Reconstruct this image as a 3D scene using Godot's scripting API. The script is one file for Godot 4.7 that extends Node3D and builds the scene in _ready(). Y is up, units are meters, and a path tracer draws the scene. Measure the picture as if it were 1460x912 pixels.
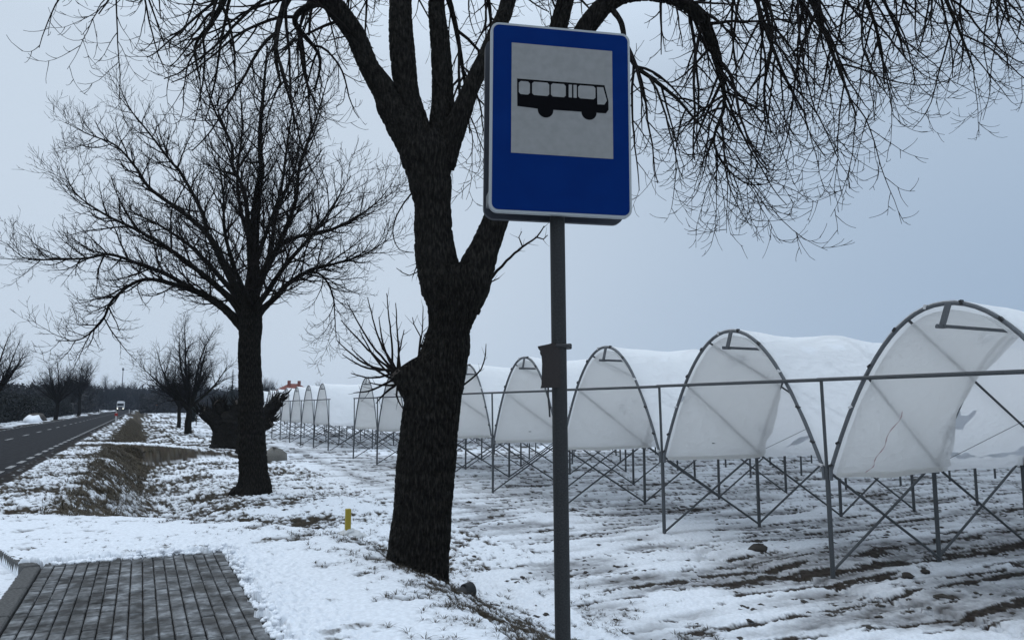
extends Node3D
# A bus stop beside a country road in winter. x runs to the right across the road, -z runs along the road, y is up.

const FIELD := -0.6          # level of the field below the pavement
const TUNNEL_X := 8.2        # front posts of the tunnels
const SPAN := 3.49           # width of one tunnel
const BAY := 2.2             # distance between hoops
const BAYS := 13
const GUTTER := 1.36         # heights above the field
const RAIL := 2.565
const APEX := 3.38

var rng := RandomNumberGenerator.new()
var used := {}
var M := {}
var n_low := FastNoiseLite.new()
var n_mid := FastNoiseLite.new()
var n_fine := FastNoiseLite.new()
var n_streak := FastNoiseLite.new()
var n_bark := FastNoiseLite.new()
var n_patch := FastNoiseLite.new()
var pipe_mesh: CylinderMesh

class Sheet:
	var v := PackedVector3Array()
	var n := PackedVector3Array()
	var c := PackedColorArray()
	var i := PackedInt32Array()
	func tube(p: PackedVector3Array, r: PackedFloat32Array, sides: int, capped := false) -> void:
		var m := p.size()
		if m < 2: return
		var t := (p[1] - p[0]).normalized()
		var a := t.cross(Vector3(0.31, 0.2, 0.93)).normalized()
		var first := v.size()
		for k in m:
			var t2: Vector3 = (p[mini(k + 1, m - 1)] - p[maxi(k - 1, 0)]).normalized()
			a = (a - t2 * a.dot(t2)).normalized()
			var b := t2.cross(a)
			for s in sides:
				var w := TAU * s / sides
				var d := a * cos(w) + b * sin(w)
				v.append(p[k] + d * r[k])
				n.append(d)
		for k in m - 1:
			for s in sides:
				var q := first + k * sides + s
				var q2 := first + k * sides + (s + 1) % sides
				i.append_array(PackedInt32Array([q, q + sides, q2, q2, q + sides, q2 + sides]))
		if capped:
			for e in 2:
				var at: int = first if e == 0 else first + (m - 1) * sides
				var mid := v.size()
				var d: Vector3 = (p[0] - p[1]).normalized() if e == 0 else (p[m - 1] - p[m - 2]).normalized()
				v.append(p[0] if e == 0 else p[m - 1]); n.append(d)
				for s in sides:
					v.append(v[at + s]); n.append(d)
				for s in sides:
					var s2 := (s + 1) % sides
					if e == 0: i.append_array(PackedInt32Array([mid, mid + 1 + s, mid + 1 + s2]))
					else: i.append_array(PackedInt32Array([mid, mid + 1 + s2, mid + 1 + s]))
	func tri(a: Vector3, b: Vector3, d: Vector3) -> void:
		var f := v.size()
		var nn := (d - a).cross(b - a).normalized()
		v.append(a); v.append(b); v.append(d)
		n.append(nn); n.append(nn); n.append(nn)
		i.append(f); i.append(f + 1); i.append(f + 2)
	func quad(a: Vector3, b: Vector3, d: Vector3, e: Vector3) -> void:
		tri(a, b, d); tri(a, d, e)
	# rows of equal length, joined; normals from the neighbours
	func grid(rows: int, cols: int, pts: PackedVector3Array, closed: bool) -> void:
		var f := v.size()
		v.append_array(pts)
		for y in rows:
			for x in cols:
				var xl := (x - 1 + cols) % cols if closed else maxi(x - 1, 0)
				var xr := (x + 1) % cols if closed else mini(x + 1, cols - 1)
				var dx := pts[y * cols + xr] - pts[y * cols + xl]
				var dy := pts[mini(y + 1, rows - 1) * cols + x] - pts[maxi(y - 1, 0) * cols + x]
				n.append(dx.cross(dy).normalized())
		for y in rows - 1:
			for x in (cols if closed else cols - 1):
				var q := f + y * cols + x
				var q2 := f + y * cols + (x + 1) % cols
				i.append_array(PackedInt32Array([q, q + cols, q2, q2, q + cols, q2 + cols]))
	func box(mid: Vector3, size: Vector3, bevel := 0.0, turn := Basis.IDENTITY) -> void:
		var h := size * 0.5
		var e := minf(bevel, minf(h.x, minf(h.y, h.z)) * 0.9)
		# three boxes' worth of faces: six faces pulled in by the bevel, twelve edge strips, eight corners
		var c8 := func(sx: float, sy: float, sz: float, ax: int) -> Vector3:
			var q := Vector3(sx * (h.x - (0.0 if ax == 0 else e)), sy * (h.y - (0.0 if ax == 1 else e)), sz * (h.z - (0.0 if ax == 2 else e)))
			return mid + turn * q
		for s in [-1.0, 1.0]:
			var fx := [c8.call(s, -1, -1, 0), c8.call(s, 1, -1, 0), c8.call(s, 1, 1, 0), c8.call(s, -1, 1, 0)]
			var fy := [c8.call(-1, s, -1, 1), c8.call(-1, s, 1, 1), c8.call(1, s, 1, 1), c8.call(1, s, -1, 1)]
			var fz := [c8.call(-1, -1, s, 2), c8.call(1, -1, s, 2), c8.call(1, 1, s, 2), c8.call(-1, 1, s, 2)]
			for q in [fx, fy, fz]:
				if s > 0: quad(q[3], q[2], q[1], q[0])
				else: quad(q[0], q[1], q[2], q[3])
		if e > 0.0:
			for s in [-1.0, 1.0]:
				for u in [-1.0, 1.0]:
					_strip(c8.call(s, u, -1, 0), c8.call(s, u, 1, 0), c8.call(s, u, 1, 1), c8.call(s, u, -1, 1), mid)
					_strip(c8.call(s, -1, u, 0), c8.call(s, 1, u, 0), c8.call(s, 1, u, 2), c8.call(s, -1, u, 2), mid)
					_strip(c8.call(-1, s, u, 1), c8.call(1, s, u, 1), c8.call(1, s, u, 2), c8.call(-1, s, u, 2), mid)
					for w in [-1.0, 1.0]:
						_strip(c8.call(s, u, w, 0), c8.call(s, u, w, 1), c8.call(s, u, w, 2), c8.call(s, u, w, 2), mid)
	func _strip(a: Vector3, b: Vector3, d: Vector3, e: Vector3, mid: Vector3) -> void:
		var nn := (d - a).cross(b - a)
		var out := nn.dot((a + b + d) / 3.0 - mid) > 0.0
		if a.distance_squared_to(d) < 1e-12: return
		if out: tri(a, b, d)
		else: tri(a, d, b)
		if d.distance_squared_to(e) > 1e-12:
			if out: tri(a, d, e)
			else: tri(a, e, d)
	# a flat outline in x, y given thickness towards +z
	func plate(outline: PackedVector2Array, z0: float, z1: float) -> void:
		var t := Geometry2D.triangulate_polygon(outline)
		for k in range(0, t.size(), 3):
			var a := outline[t[k]]; var b := outline[t[k + 1]]; var d := outline[t[k + 2]]
			if (b - a).cross(d - a) > 0.0:
				var sw := b; b = d; d = sw
			tri(Vector3(a.x, a.y, z1), Vector3(b.x, b.y, z1), Vector3(d.x, d.y, z1))
			tri(Vector3(a.x, a.y, z0), Vector3(d.x, d.y, z0), Vector3(b.x, b.y, z0))
		var ccw := not Geometry2D.is_polygon_clockwise(outline)
		for k in outline.size():
			var a := outline[k]; var b := outline[(k + 1) % outline.size()]
			if not ccw:
				var sw := a; a = b; b = sw
			quad(Vector3(a.x, a.y, z0), Vector3(a.x, a.y, z1), Vector3(b.x, b.y, z1), Vector3(b.x, b.y, z0))
	func mesh() -> ArrayMesh:
		var a := []
		a.resize(Mesh.ARRAY_MAX)
		a[Mesh.ARRAY_VERTEX] = v
		a[Mesh.ARRAY_NORMAL] = n
		if c.size() == v.size(): a[Mesh.ARRAY_COLOR] = c
		a[Mesh.ARRAY_INDEX] = i
		var m := ArrayMesh.new()
		m.add_surface_from_arrays(Mesh.PRIMITIVE_TRIANGLES, a)
		return m

# ---------------------------------------------------------------- helpers
func numbered(called: String) -> String:
	used[called] = used.get(called, 0) + 1
	return called if used[called] == 1 else "%s_%03d" % [called, used[called] - 1]

func thing(called: String, label: String, category: String, at := Vector3.ZERO, group := "") -> Node3D:
	var o := Node3D.new()
	o.name = numbered(called)
	add_child(o)
	o.position = at
	tag(o, label, category, group)
	return o

func tag(o: Node, label: String, category: String, group := "") -> void:
	o.set_meta("label", label)
	o.set_meta("category", category)
	if group != "": o.set_meta("group", group)

func part(parent: Node, called: String, m: Mesh, mat: Material, at := Vector3.ZERO) -> MeshInstance3D:
	var o := MeshInstance3D.new()
	o.name = called
	o.mesh = m
	o.material_override = mat
	o.position = at
	parent.add_child(o, true)
	return o

func setting(called: String, m: Mesh, mat: Material, kind := "structure") -> MeshInstance3D:
	var o := part(self, numbered(called), m, mat)
	o.set_meta("kind", kind)
	return o

func copy(o: Node3D, at: Vector3, turn: float, size: float, label: String, group := "") -> Node3D:
	var d: Node3D = o.duplicate()
	var base := String(o.name)
	if base.length() > 4 and base[-4] == "_" and base.substr(base.length() - 3).is_valid_int(): base = base.substr(0, base.length() - 4)
	d.name = numbered(base)
	add_child(d)
	d.position = at
	d.rotation.y = turn
	d.scale = Vector3.ONE * size
	d.set_meta("label", label)
	if group != "": d.set_meta("group", group)
	return d

func pipe(parent: Node, called: String, a: Vector3, b: Vector3, r: float, mat: Material) -> MeshInstance3D:
	var o := part(parent, called, pipe_mesh, mat)
	var y := b - a
	var x := y.cross(Vector3(0.3, 0.1, 0.9)).normalized()
	var z := x.cross(y).normalized()
	o.transform = Transform3D(Basis(x * r, y, z * r), (a + b) * 0.5)
	return o

func noise(seed_: int, freq: float, octaves := 3, kind := FastNoiseLite.TYPE_SIMPLEX_SMOOTH) -> FastNoiseLite:
	var f := FastNoiseLite.new()
	f.seed = seed_
	f.noise_type = kind
	f.frequency = freq
	f.fractal_type = FastNoiseLite.FRACTAL_FBM if octaves > 1 else FastNoiseLite.FRACTAL_NONE
	f.fractal_octaves = octaves
	return f

# a tiling noise picture whose tones run from a to b (colours as linear values)
func tones(seed_: int, freq: float, stops: Array, size := 512, octaves := 4) -> ImageTexture:
	var f := noise(seed_, freq, octaves)
	var im := f.get_seamless_image(size, size)
	var out := Image.create(size, size, true, Image.FORMAT_RGB8)
	for y in size:
		for x in size:
			var t := im.get_pixel(x, y).r
			for k in stops.size() - 1:
				if t <= stops[k + 1][0] or k == stops.size() - 2:
					var u := clampf((t - stops[k][0]) / (stops[k + 1][0] - stops[k][0]), 0.0, 1.0)
					out.set_pixel(x, y, (stops[k][1] as Color).lerp(stops[k + 1][1], u).linear_to_srgb())
					break
	out.generate_mipmaps()
	return ImageTexture.create_from_image(out)

func bumps(seed_: int, freq: float, strength: float, size := 512, octaves := 4) -> ImageTexture:
	var im := noise(seed_, freq, octaves).get_seamless_image(size, size)
	im.convert(Image.FORMAT_RGBA8)
	im.bump_map_to_normal_map(strength)
	im.generate_mipmaps()
	return ImageTexture.create_from_image(im)

# the soft folds and sharper creases of stretched film
func creases(seed_: int) -> ImageTexture:
	var f := noise(seed_, 0.010, 3)
	f.fractal_type = FastNoiseLite.FRACTAL_RIDGED
	var im := f.get_seamless_image(512, 512)
	im.convert(Image.FORMAT_RGBA8)
	im.bump_map_to_normal_map(7.0)
	im.generate_mipmaps()
	return ImageTexture.create_from_image(im)

func mat(r: float, g: float, b: float, rough: float, metal := 0.0) -> StandardMaterial3D:
	var m := StandardMaterial3D.new()
	m.albedo_color = Color(r, g, b).linear_to_srgb()
	m.roughness = rough
	m.metallic = metal
	return m

func textured(t: Texture2D, rough: float, scale_: float, bump: Texture2D = null, bump_amount := 1.0) -> StandardMaterial3D:
	var m := StandardMaterial3D.new()
	m.albedo_texture = t
	m.roughness = rough
	m.uv1_triplanar = true
	m.uv1_world_triplanar = true
	m.uv1_scale = Vector3.ONE * scale_
	if bump:
		m.normal_enabled = true
		m.normal_texture = bump
		m.normal_scale = bump_amount
	return m

func grey(v: float) -> Color:
	return Color(v, v, v)

var dust_noise: Image
func dust_over(d: float) -> ImageTexture:
	var size := 768
	if dust_noise == null:
		var f := noise(30, 0.008, 6)
		f.fractal_gain = 0.66
		dust_noise = f.get_seamless_image(size, size)
	var out := Image.create(size, size, true, Image.FORMAT_RGB8)
	var base := Color(d, d * 0.985, d * 0.965)
	for y in size:
		for x in size:
			var t := dust_noise.get_pixel(x, y).r
			var w := 0.14 * sstep(0.25, 0.55, t) + 0.34 * sstep(0.50, 0.85, t)
			out.set_pixel(x, y, base.lerp(Color(0.50, 0.52, 0.54), w).linear_to_srgb())
	out.generate_mipmaps()
	return ImageTexture.create_from_image(out)

func materials() -> void:
	var snow_bump := bumps(11, 0.03, 6.0)
	M.ground = textured(tones(12, 0.04, [[0.2, grey(0.86)], [0.8, grey(1.0)]]), 0.95, 0.9, snow_bump, 0.35)
	M.ground.vertex_color_use_as_albedo = true
	M.ground.metallic_specular = 0.2
	M.bark = textured(tones(13, 0.03, [[0.25, Color(0.006, 0.0058, 0.0054)], [0.55, Color(0.016, 0.0150, 0.0135)], [0.8, Color(0.036, 0.033, 0.028)]]), 0.95, 1.4, bumps(14, 0.05, 8.0), 0.8)
	M.bark.metallic_specular = 0.15
	M.bark.uv1_scale = Vector3(2.2, 0.45, 2.2)
	M.bark_dark = mat(0.016, 0.015, 0.013, 0.95)
	M.bark_dark.metallic_specular = 0.15
	M.twig = mat(0.016, 0.014, 0.013, 0.9)
	M.twig.metallic_specular = 0.15
	M.far_twig = mat(0.018, 0.017, 0.017, 0.95)
	M.far_twig.metallic_specular = 0.1
	M.cut_wood = textured(tones(15, 0.05, [[0.2, Color(0.03, 0.026, 0.022)], [0.8, Color(0.10, 0.08, 0.065)]]), 0.9, 3.0)
	M.asphalt = textured(tones(16, 0.02, [[0.2, Color(0.016, 0.017, 0.019)], [0.8, Color(0.032, 0.033, 0.036)]]), 0.9, 0.35, bumps(17, 0.2, 3.0), 0.3)
	M.asphalt.metallic_specular = 0.15
	M.paint = textured(tones(18, 0.08, [[0.3, grey(0.12)], [0.7, grey(0.36)]]), 0.8, 2.0)
	M.galvanised = textured(tones(19, 0.06, [[0.2, Color(0.085, 0.092, 0.10)], [0.8, Color(0.16, 0.17, 0.18)]]), 0.55, 2.5)
	M.galvanised.metallic = 0.35
	M.dull_steel = textured(tones(27, 0.06, [[0.2, Color(0.045, 0.050, 0.054)], [0.8, Color(0.095, 0.102, 0.108)]]), 0.65, 2.5)
	M.dull_steel.metallic = 0.2
	M.post_steel = textured(tones(20, 0.05, [[0.2, Color(0.015, 0.016, 0.0165)], [0.8, Color(0.036, 0.037, 0.038)]]), 0.6, 5.0, bumps(21, 0.08, 3.0), 0.3)
	M.post_steel.metallic_specular = 0.3
	M.black_plastic = mat(0.012, 0.012, 0.013, 0.5)
	M.white_plastic = mat(0.6, 0.6, 0.6, 0.5)
	M.dark_plate = mat(0.022, 0.026, 0.036, 0.6)
	M.rag = textured(tones(22, 0.05, [[0.2, Color(0.012, 0.010, 0.010)], [0.8, Color(0.032, 0.026, 0.024)]]), 0.9, 6.0)
	M.rim = mat(0.30, 0.32, 0.33, 0.45, 0.3)
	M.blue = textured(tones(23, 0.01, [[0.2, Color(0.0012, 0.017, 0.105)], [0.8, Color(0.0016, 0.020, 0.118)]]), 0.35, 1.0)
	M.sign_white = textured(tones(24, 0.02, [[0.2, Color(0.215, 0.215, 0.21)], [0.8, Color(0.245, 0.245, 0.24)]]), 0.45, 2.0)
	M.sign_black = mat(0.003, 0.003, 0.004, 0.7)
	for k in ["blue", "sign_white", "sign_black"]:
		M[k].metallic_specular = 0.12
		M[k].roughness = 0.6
	M.film = mat(0.93, 0.94, 0.95, 0.5)
	M.film.transparency = BaseMaterial3D.TRANSPARENCY_ALPHA
	M.film.albedo_color.a = 0.87
	M.film.backlight_enabled = true
	M.film.backlight = Color(0.78, 0.78, 0.78)
	M.film.cull_mode = BaseMaterial3D.CULL_DISABLED
	M.film.normal_enabled = true
	M.film.normal_texture = creases(25)
	M.film.normal_scale = 1.0
	M.film.uv1_triplanar = true
	M.film.uv1_world_triplanar = true
	M.film.uv1_scale = Vector3(0.28, 0.8, 0.8)
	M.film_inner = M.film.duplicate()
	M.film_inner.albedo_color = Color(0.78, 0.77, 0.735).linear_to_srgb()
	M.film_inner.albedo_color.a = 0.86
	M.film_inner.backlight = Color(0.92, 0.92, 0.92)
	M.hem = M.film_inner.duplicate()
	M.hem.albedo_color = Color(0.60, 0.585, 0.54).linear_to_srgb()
	M.snow = textured(tones(26, 0.03, [[0.2, Color(0.80, 0.83, 0.87)], [0.8, Color(0.86, 0.88, 0.91)]]), 0.9, 1.5, snow_bump, 0.5)
	# one coat of trodden snow dust over bricks of five tones
	M.brick = []
	for k in 5:
		var d: float = [0.062, 0.070, 0.055, 0.078, 0.048][k]
		var m := textured(dust_over(d), 0.92, 0.40, snow_bump, 0.5)
		m.metallic_specular = 0.2
		M.brick.append(m)
	M.kerb = textured(tones(40, 0.03, [[0.2, Color(0.035, 0.035, 0.034)], [0.8, Color(0.085, 0.085, 0.083)]]), 0.9, 2.0, snow_bump, 0.4)
	M.clod = textured(tones(41, 0.05, [[0.2, Color(0.02, 0.017, 0.014)], [0.8, Color(0.07, 0.06, 0.05)]]), 0.95, 4.0)
	M.straw = mat(0.082, 0.067, 0.045, 0.9)
	M.straw_dark = mat(0.045, 0.036, 0.024, 0.9)
	M.yellow = textured(tones(42, 0.06, [[0.2, Color(0.22, 0.17, 0.012)], [0.8, Color(0.42, 0.33, 0.03)]]), 0.6, 5.0)
	M.plastic_sheet = mat(0.55, 0.56, 0.56, 0.4)
	M.conifer = mat(0.016, 0.022, 0.017, 0.95)
	M.hedge = mat(0.010, 0.012, 0.011, 0.95)
	M.brush = mat(0.016, 0.015, 0.015, 0.95)
	M.roof = textured(tones(43, 0.05, [[0.2, Color(0.13, 0.035, 0.025)], [0.8, Color(0.22, 0.06, 0.04)]]), 0.9, 0.5)
	M.wall = mat(0.35, 0.33, 0.30, 0.9)
	M.glass = mat(0.02, 0.025, 0.03, 0.1)
	M.truck_white = mat(0.65, 0.66, 0.68, 0.4)
	M.red = mat(0.30, 0.02, 0.02, 0.5)
	M.red_smear = mat(0.52, 0.37, 0.375, 0.8)
	M.orange = mat(0.35, 0.10, 0.01, 0.6)
	M.lamp = mat(0.9, 0.9, 0.85, 0.3)
	M.lamp.emission_enabled = true
	M.lamp.emission = Color(1.0, 0.97, 0.88)
	M.lamp.emission_energy_multiplier = 3.0
	M.stone = textured(tones(44, 0.03, [[0.2, Color(0.09, 0.085, 0.075)], [0.8, Color(0.20, 0.19, 0.17)]]), 0.9, 2.0, snow_bump, 0.6)

# ---------------------------------------------------------------- sky
func overcast() -> ImageTexture:
	var w := 1024
	var h := 512
	var im := Image.create(w, h, false, Image.FORMAT_RGBF)
	var big := noise(71, 0.55, 3)
	var fine := noise(72, 1.6, 4)
	for y in h:
		var el := (0.5 - (y + 0.5) / h) * PI
		for x in w:
			var az := (x + 0.5) / w * TAU
			var d := Vector3(sin(az) * cos(el), sin(el), -cos(az) * cos(el))
			var q := Vector3(d.x, d.y * 1.8, d.z)
			# a bank of thicker, bluer cloud stands low over the fields to the right
			var flat := Vector2(d.x, d.z).length()
			var thick := sstep(0.25, 1.0, d.x / maxf(flat, 0.05)) * exp(-pow(maxf(d.y, 0.0) / 0.5, 2.0))
			thick += 0.11 * big.get_noise_3dv(q) + 0.035 * fine.get_noise_3dv(q)
			thick = clampf(thick, -0.1, 1.05)
			# overcast is brighter overhead than towards the horizon
			var c := Color(0.565, 0.660, 0.775).lerp(Color(0.320, 0.430, 0.580), thick) * (1.0 + 2.1 * maxf(d.y - 0.42, 0.0))
			if el < 0.0: c = c.lerp(Color(0.42, 0.45, 0.50), clampf(-el * 8.0, 0.0, 1.0))
			im.set_pixel(x, y, c)
	return ImageTexture.create_from_image(im)

# ---------------------------------------------------------------- ground
# distance beyond the edge of the bus stop's platform, a rounded corner towards the ditch and the field
func beyond_platform(x: float, f: float) -> float:
	var ex := 2.15 - 0.0 * f
	var q := Vector2(x - (ex - 2.6), f - (12.1 - 2.6) + 0.55 * clampf(x, -3.0, 1.0))
	var a := q.max(Vector2.ZERO).length() + minf(maxf(q.x, q.y), 0.0) - 2.6
	return a + 0.12 * n_low.get_noise_2d(x * 3.0, f * 3.0)

func sstep(a: float, b: float, x: float) -> float:
	var t := clampf((x - a) / (b - a), 0.0, 1.0)
	return t * t * (3.0 - 2.0 * t)

func ditch_profile(x: float, f: float) -> float:
	var w := 0.18 * n_low.get_noise_2d(f * 0.8, 40.0)
	var deep := -0.80 + 0.08 * n_low.get_noise_2d(f * 2.0, 9.0)
	var left := lerpf(0.0, deep, sstep(-1.15 + w, 0.35 + w, x))
	var right := lerpf(deep, FIELD, sstep(0.55 + w, 2.3 + w, x))
	var y := left if x < 0.45 + w else right
	# two earth crossings
	var a := 1.0 - sstep(1.2, 3.6, absf(f - 38.2 + 0.05 * x))
	a = maxf(a, 1.0 - sstep(2.0, 3.5, absf(f - 128.0)))
	var level := lerpf(-0.04, FIELD + 0.08, sstep(-1.0, 5.0, x))
	return lerpf(y, maxf(y, level), a)

func shape_at(x: float, f: float) -> float:
	if x < -1.3 and f > 11.0: 
		if x < -8.9: return -0.25 * sstep(-9.5, -11.5, x) if false else -0.12 * sstep(0.0, 1.5, -9.2 - x)
		return 0.0
	var d := beyond_platform(x, f)
	if d <= 0.0: return 0.0
	var slope := sstep(0.0, 1.0, d / (1.75 if x > 2.0 else 1.5))
	if x > 2.6 and f < 11.0: return FIELD * slope
	return ditch_profile(x, f) * slope

# left edge of the pavement's kerb
func kerb_line(f: float) -> float:
	return -0.965 - maxf(0.0, f - 8.95) * 0.314

func ground_point(x: float, f: float) -> float:
	return shape_at(x, f)

var g_y := 0.0
var g_c := Color.WHITE
# height and matter of the ground at a place
func ground(x: float, f: float) -> void:
	var y := shape_at(x, f)
	var low := n_low.get_noise_2d(x, f)
	var mid := n_mid.get_noise_2d(x, f)
	var fine := n_fine.get_noise_2d(x, f)
	var streak := n_streak.get_noise_2d(x * 0.22, f)
	var patch := n_patch.get_noise_2d(x, f)
	var snow := 1.0
	var soil := Color(0.060, 0.050, 0.042)
	var straw := 0.0
	var d := beyond_platform(x, f)
	var rough := 0.010
	if x > -8.9 and x < -2.45 and (f > 14.0 or x < -3.0):
		# under and beside the road: dark gravel
		y -= 0.06 if x < -2.86 and x > -8.6 else 0.0
		snow = sstep(-0.15, 0.25, mid * 0.5 + fine * 0.4 - 0.32) * 0.8
		soil = Color(0.022, 0.020, 0.019)
	elif x <= -8.9:
		snow = sstep(-0.1, 0.25, low * 0.6 + mid * 0.4 + 0.12 - 0.3 * sstep(-9.6, -8.9, x))
		soil = Color(0.035, 0.030, 0.025)
	elif f < 12.0 and x < kerb_line(f):
		# the bus bay, lower than the kerb
		y = -0.13
		snow = sstep(-0.3, 0.1, mid * 0.5 + fine * 0.3 + 0.25)
		soil = Color(0.05, 0.05, 0.052)
	elif d < 0.35:
		# snow lying on the platform and the verge
		snow = sstep(-0.34, -0.14, patch * 0.75 + 0.2 * low + 0.055 - 0.10 * sstep(-0.9, 0.3, d) * sstep(0.4, 1.6, x))
		soil = Color(0.050, 0.042, 0.032)
		straw = 0.25
		if x > -2.45 and x < -1.1 and f > 13.0:
			snow = sstep(-0.20, 0.12, patch * 0.8 + low * 0.3 + 0.24 - 0.5 * sstep(-1.95, -2.5, x) - 0.30 * sstep(-1.6, -1.0, x))
			straw = 0.5
	elif x < 2.3 and f > 9.5:
		var w := 0.18 * n_low.get_noise_2d(f * 0.8, 40.0)
		var bank := sstep(-1.35, -0.95, x - w) * (1.0 - sstep(-0.15, 0.75, x - w))
		bank *= 0.45 + 0.55 * sstep(24.0, 33.0, f)
		patch = n_patch.get_noise_2d(x * 2.3, f * 1.6)
		# dead grass stands on the road side of the ditch; the other side is half covered
		snow = sstep(-0.10, 0.12, patch * 0.8 + low * 0.45 + 0.02 - 0.42 * bank - 0.12 * sstep(20.0, 60.0, f))
		# a line of snow lies at the foot of the bank
		snow = maxf(snow, (1.0 - sstep(0.05, 0.30, absf(x + 0.25 - w - 0.02 * (f - 14.0)))) * sstep(-0.05, 0.25, patch + 0.18) * (1.0 - sstep(18.0, 24.0, f)))
		soil = Color(0.034, 0.028, 0.021)
		straw = 0.65 * bank + 0.3
		rough = 0.045
		var cross := (1.0 - sstep(0.8, 1.05, absf(f - 38.2 + 0.05 * x)))
		snow = maxf(snow, cross * sstep(-0.4, 0.0, mid + 0.15))
		snow *= 1.0 - 0.97 * sstep(1.0, 1.2, absf(f - 38.2 + 0.05 * x)) * (1.0 - sstep(3.2, 4.2, absf(f - 38.2 + 0.05 * x)))
	elif x < 5.4 and f > 9.5:
		# tree strip
		patch = n_patch.get_noise_2d(x * 2.3, f * 1.6)
		snow = sstep(-0.12, 0.10, patch * 0.75 + low * 0.55 + 0.10 + 0.12 * sstep(3.0, 5.4, x) - 0.10 * sstep(14.0, 30.0, f))
		soil = Color(0.034, 0.028, 0.022)
		straw = 0.4
		rough = 0.035
		snow *= 1.0 - 0.9 * sstep(1.4, 1.8, absf(f - 38.2 + 0.05 * x)) * (1.0 - sstep(2.6, 3.4, absf(f - 38.2 + 0.05 * x))) * (1.0 - sstep(2.3, 4.5, x))
	elif f <= 9.5 and x < 4.3:
		# slope down to the field by the near tree
		patch = n_patch.get_noise_2d(x * 2.4 + 17.0, f * 1.5)
		snow = sstep(-0.13, 0.06, patch * 0.8 + low * 0.25 + 0.05 + 0.24 * sstep(3.2, 4.2, x) - 0.20 * sstep(8.5, 6.0, f) * (1.0 - sstep(3.0, 4.0, x)))
		soil = Color(0.026, 0.021, 0.017)
		straw = 0.4
		rough = 0.03
	else:
		# the field: bands of trodden mud run with the tunnels
		var band := 0.0
		if x > TUNNEL_X - 1.0:
			var u := fposmod(f - 7.05, SPAN) / SPAN
			band = 0.30 * exp(-pow((u - 0.30) / 0.10, 2.0)) + 0.26 * exp(-pow((u - 0.72) / 0.09, 2.0)) + 0.15 * exp(-pow((u if u < 0.5 else u - 1.0) / 0.05, 2.0))
			band *= sstep(TUNNEL_X - 1.0, TUNNEL_X + 0.5, x)
		var thin := n_streak.get_noise_2d(x * 0.15 + 50.0, f * 2.6)
		var strip := exp(-pow((f - 7.28 - 0.06 * sin(x * 2.0)) / 0.13, 2.0)) * sstep(4.6, 5.6, x) + 0.8 * exp(-pow((f - 5.15 - 0.1 * sin(x * 1.3)) / 0.16, 2.0)) * sstep(6.0, 7.0, x)
		var track := exp(-pow((x - 6.6 - 0.4 * sin(f * 0.21)) / 0.33, 2.0)) * sstep(11.0, 15.0, f)
		var wide := exp(-pow((f - 5.4 - 0.02 * (x - 9.0)) / 0.5, 2.0)) * sstep(5.0, 7.5, x) + 1.3 * exp(-pow((f - 7.75 + 0.15 * sin(x * 1.1)) / 0.40, 2.0)) * sstep(4.6, 5.8, x)
		var bare := thin * 0.75 + patch * 0.50 + low * 0.20 + 0.30 - band * 0.55 - track * 0.10 - wide * 0.12 - strip * 0.42
		snow = sstep(-0.06, 0.07, bare)
		# trodden, half melted snow: smooth grey between the bare strips
		var slush := sstep(-0.15, 0.45, -streak * 0.55 - low * 0.35 + band * 0.7 + wide * 0.75 + track * 0.4 + 0.02)
		soil = Color(0.040, 0.034, 0.029)
		rough = 0.020
		snow = minf(snow, 1.0 - slush * (0.52 + 0.6 * patch + 0.4 * thin))
	# the paved bay: the sheet lies below the bricks and the snow ends in a ragged, lumpy edge on them
	if x > -1.02 and x < 1.5 and f < 10.0 and f > 2.0:
		var edge := maxf(x - 0.93 - 0.03 * (f - 5.0) * 0.0, f - 9.02 - 0.10 * sstep(0.5, -0.8, x))
		edge += 0.10 * mid + 0.07 * fine + 0.05 * n_fine.get_noise_2d(x * 3.0, f * 3.0)
		if x < -0.78 and f < 8.98: edge = -0.2
		var rim := sstep(-0.015, 0.07, edge)
		y = lerpf(-0.075, y + 0.030 + 0.085 * absf(n_mid.get_noise_2d(x * 2.2, f * 2.2)) * sstep(0.5, 0.0, edge) + 0.02 * fine, rim)
		snow = maxf(snow, sstep(0.5, 0.05, edge) * rim)
		if rim < 0.02: snow = 0.0
	else:
		y += 0.035 * snow * (1.0 if d < 0.3 else 0.6)
	y += rough * (fine + 0.8 * mid) + 0.012 * low
	if x > 4.0: y += 0.018 * streak + 0.03 * low
	if x > 6.8 and x < 8.2 and f < 9.5 and f > 4.4:
		var w := x - 7.78 - 0.05 * sin(f * 1.3)
		if absf(w) < 0.15:
			y -= 0.02 + 0.035 * sstep(-0.2, 0.3, sin((f + absf(w) * 0.7) * TAU / 0.15))
	var earth := soil * (1.0 + 0.9 * fine)
	if straw > 0.0:
		var dead := Color(0.082, 0.066, 0.043) * (0.75 + 0.9 * absf(n_fine.get_noise_2d(x * 2.7, f * 2.7)))
		earth = earth.lerp(dead, straw * clampf(0.6 + 1.2 * mid, 0.0, 1.0))
	var white := Color(0.79, 0.82, 0.86) * (0.97 + 0.05 * fine)
	g_c = earth.lerp(white, clampf(snow, 0.0, 1.0))
	g_c.a = 1.0
	g_y = y

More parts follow.
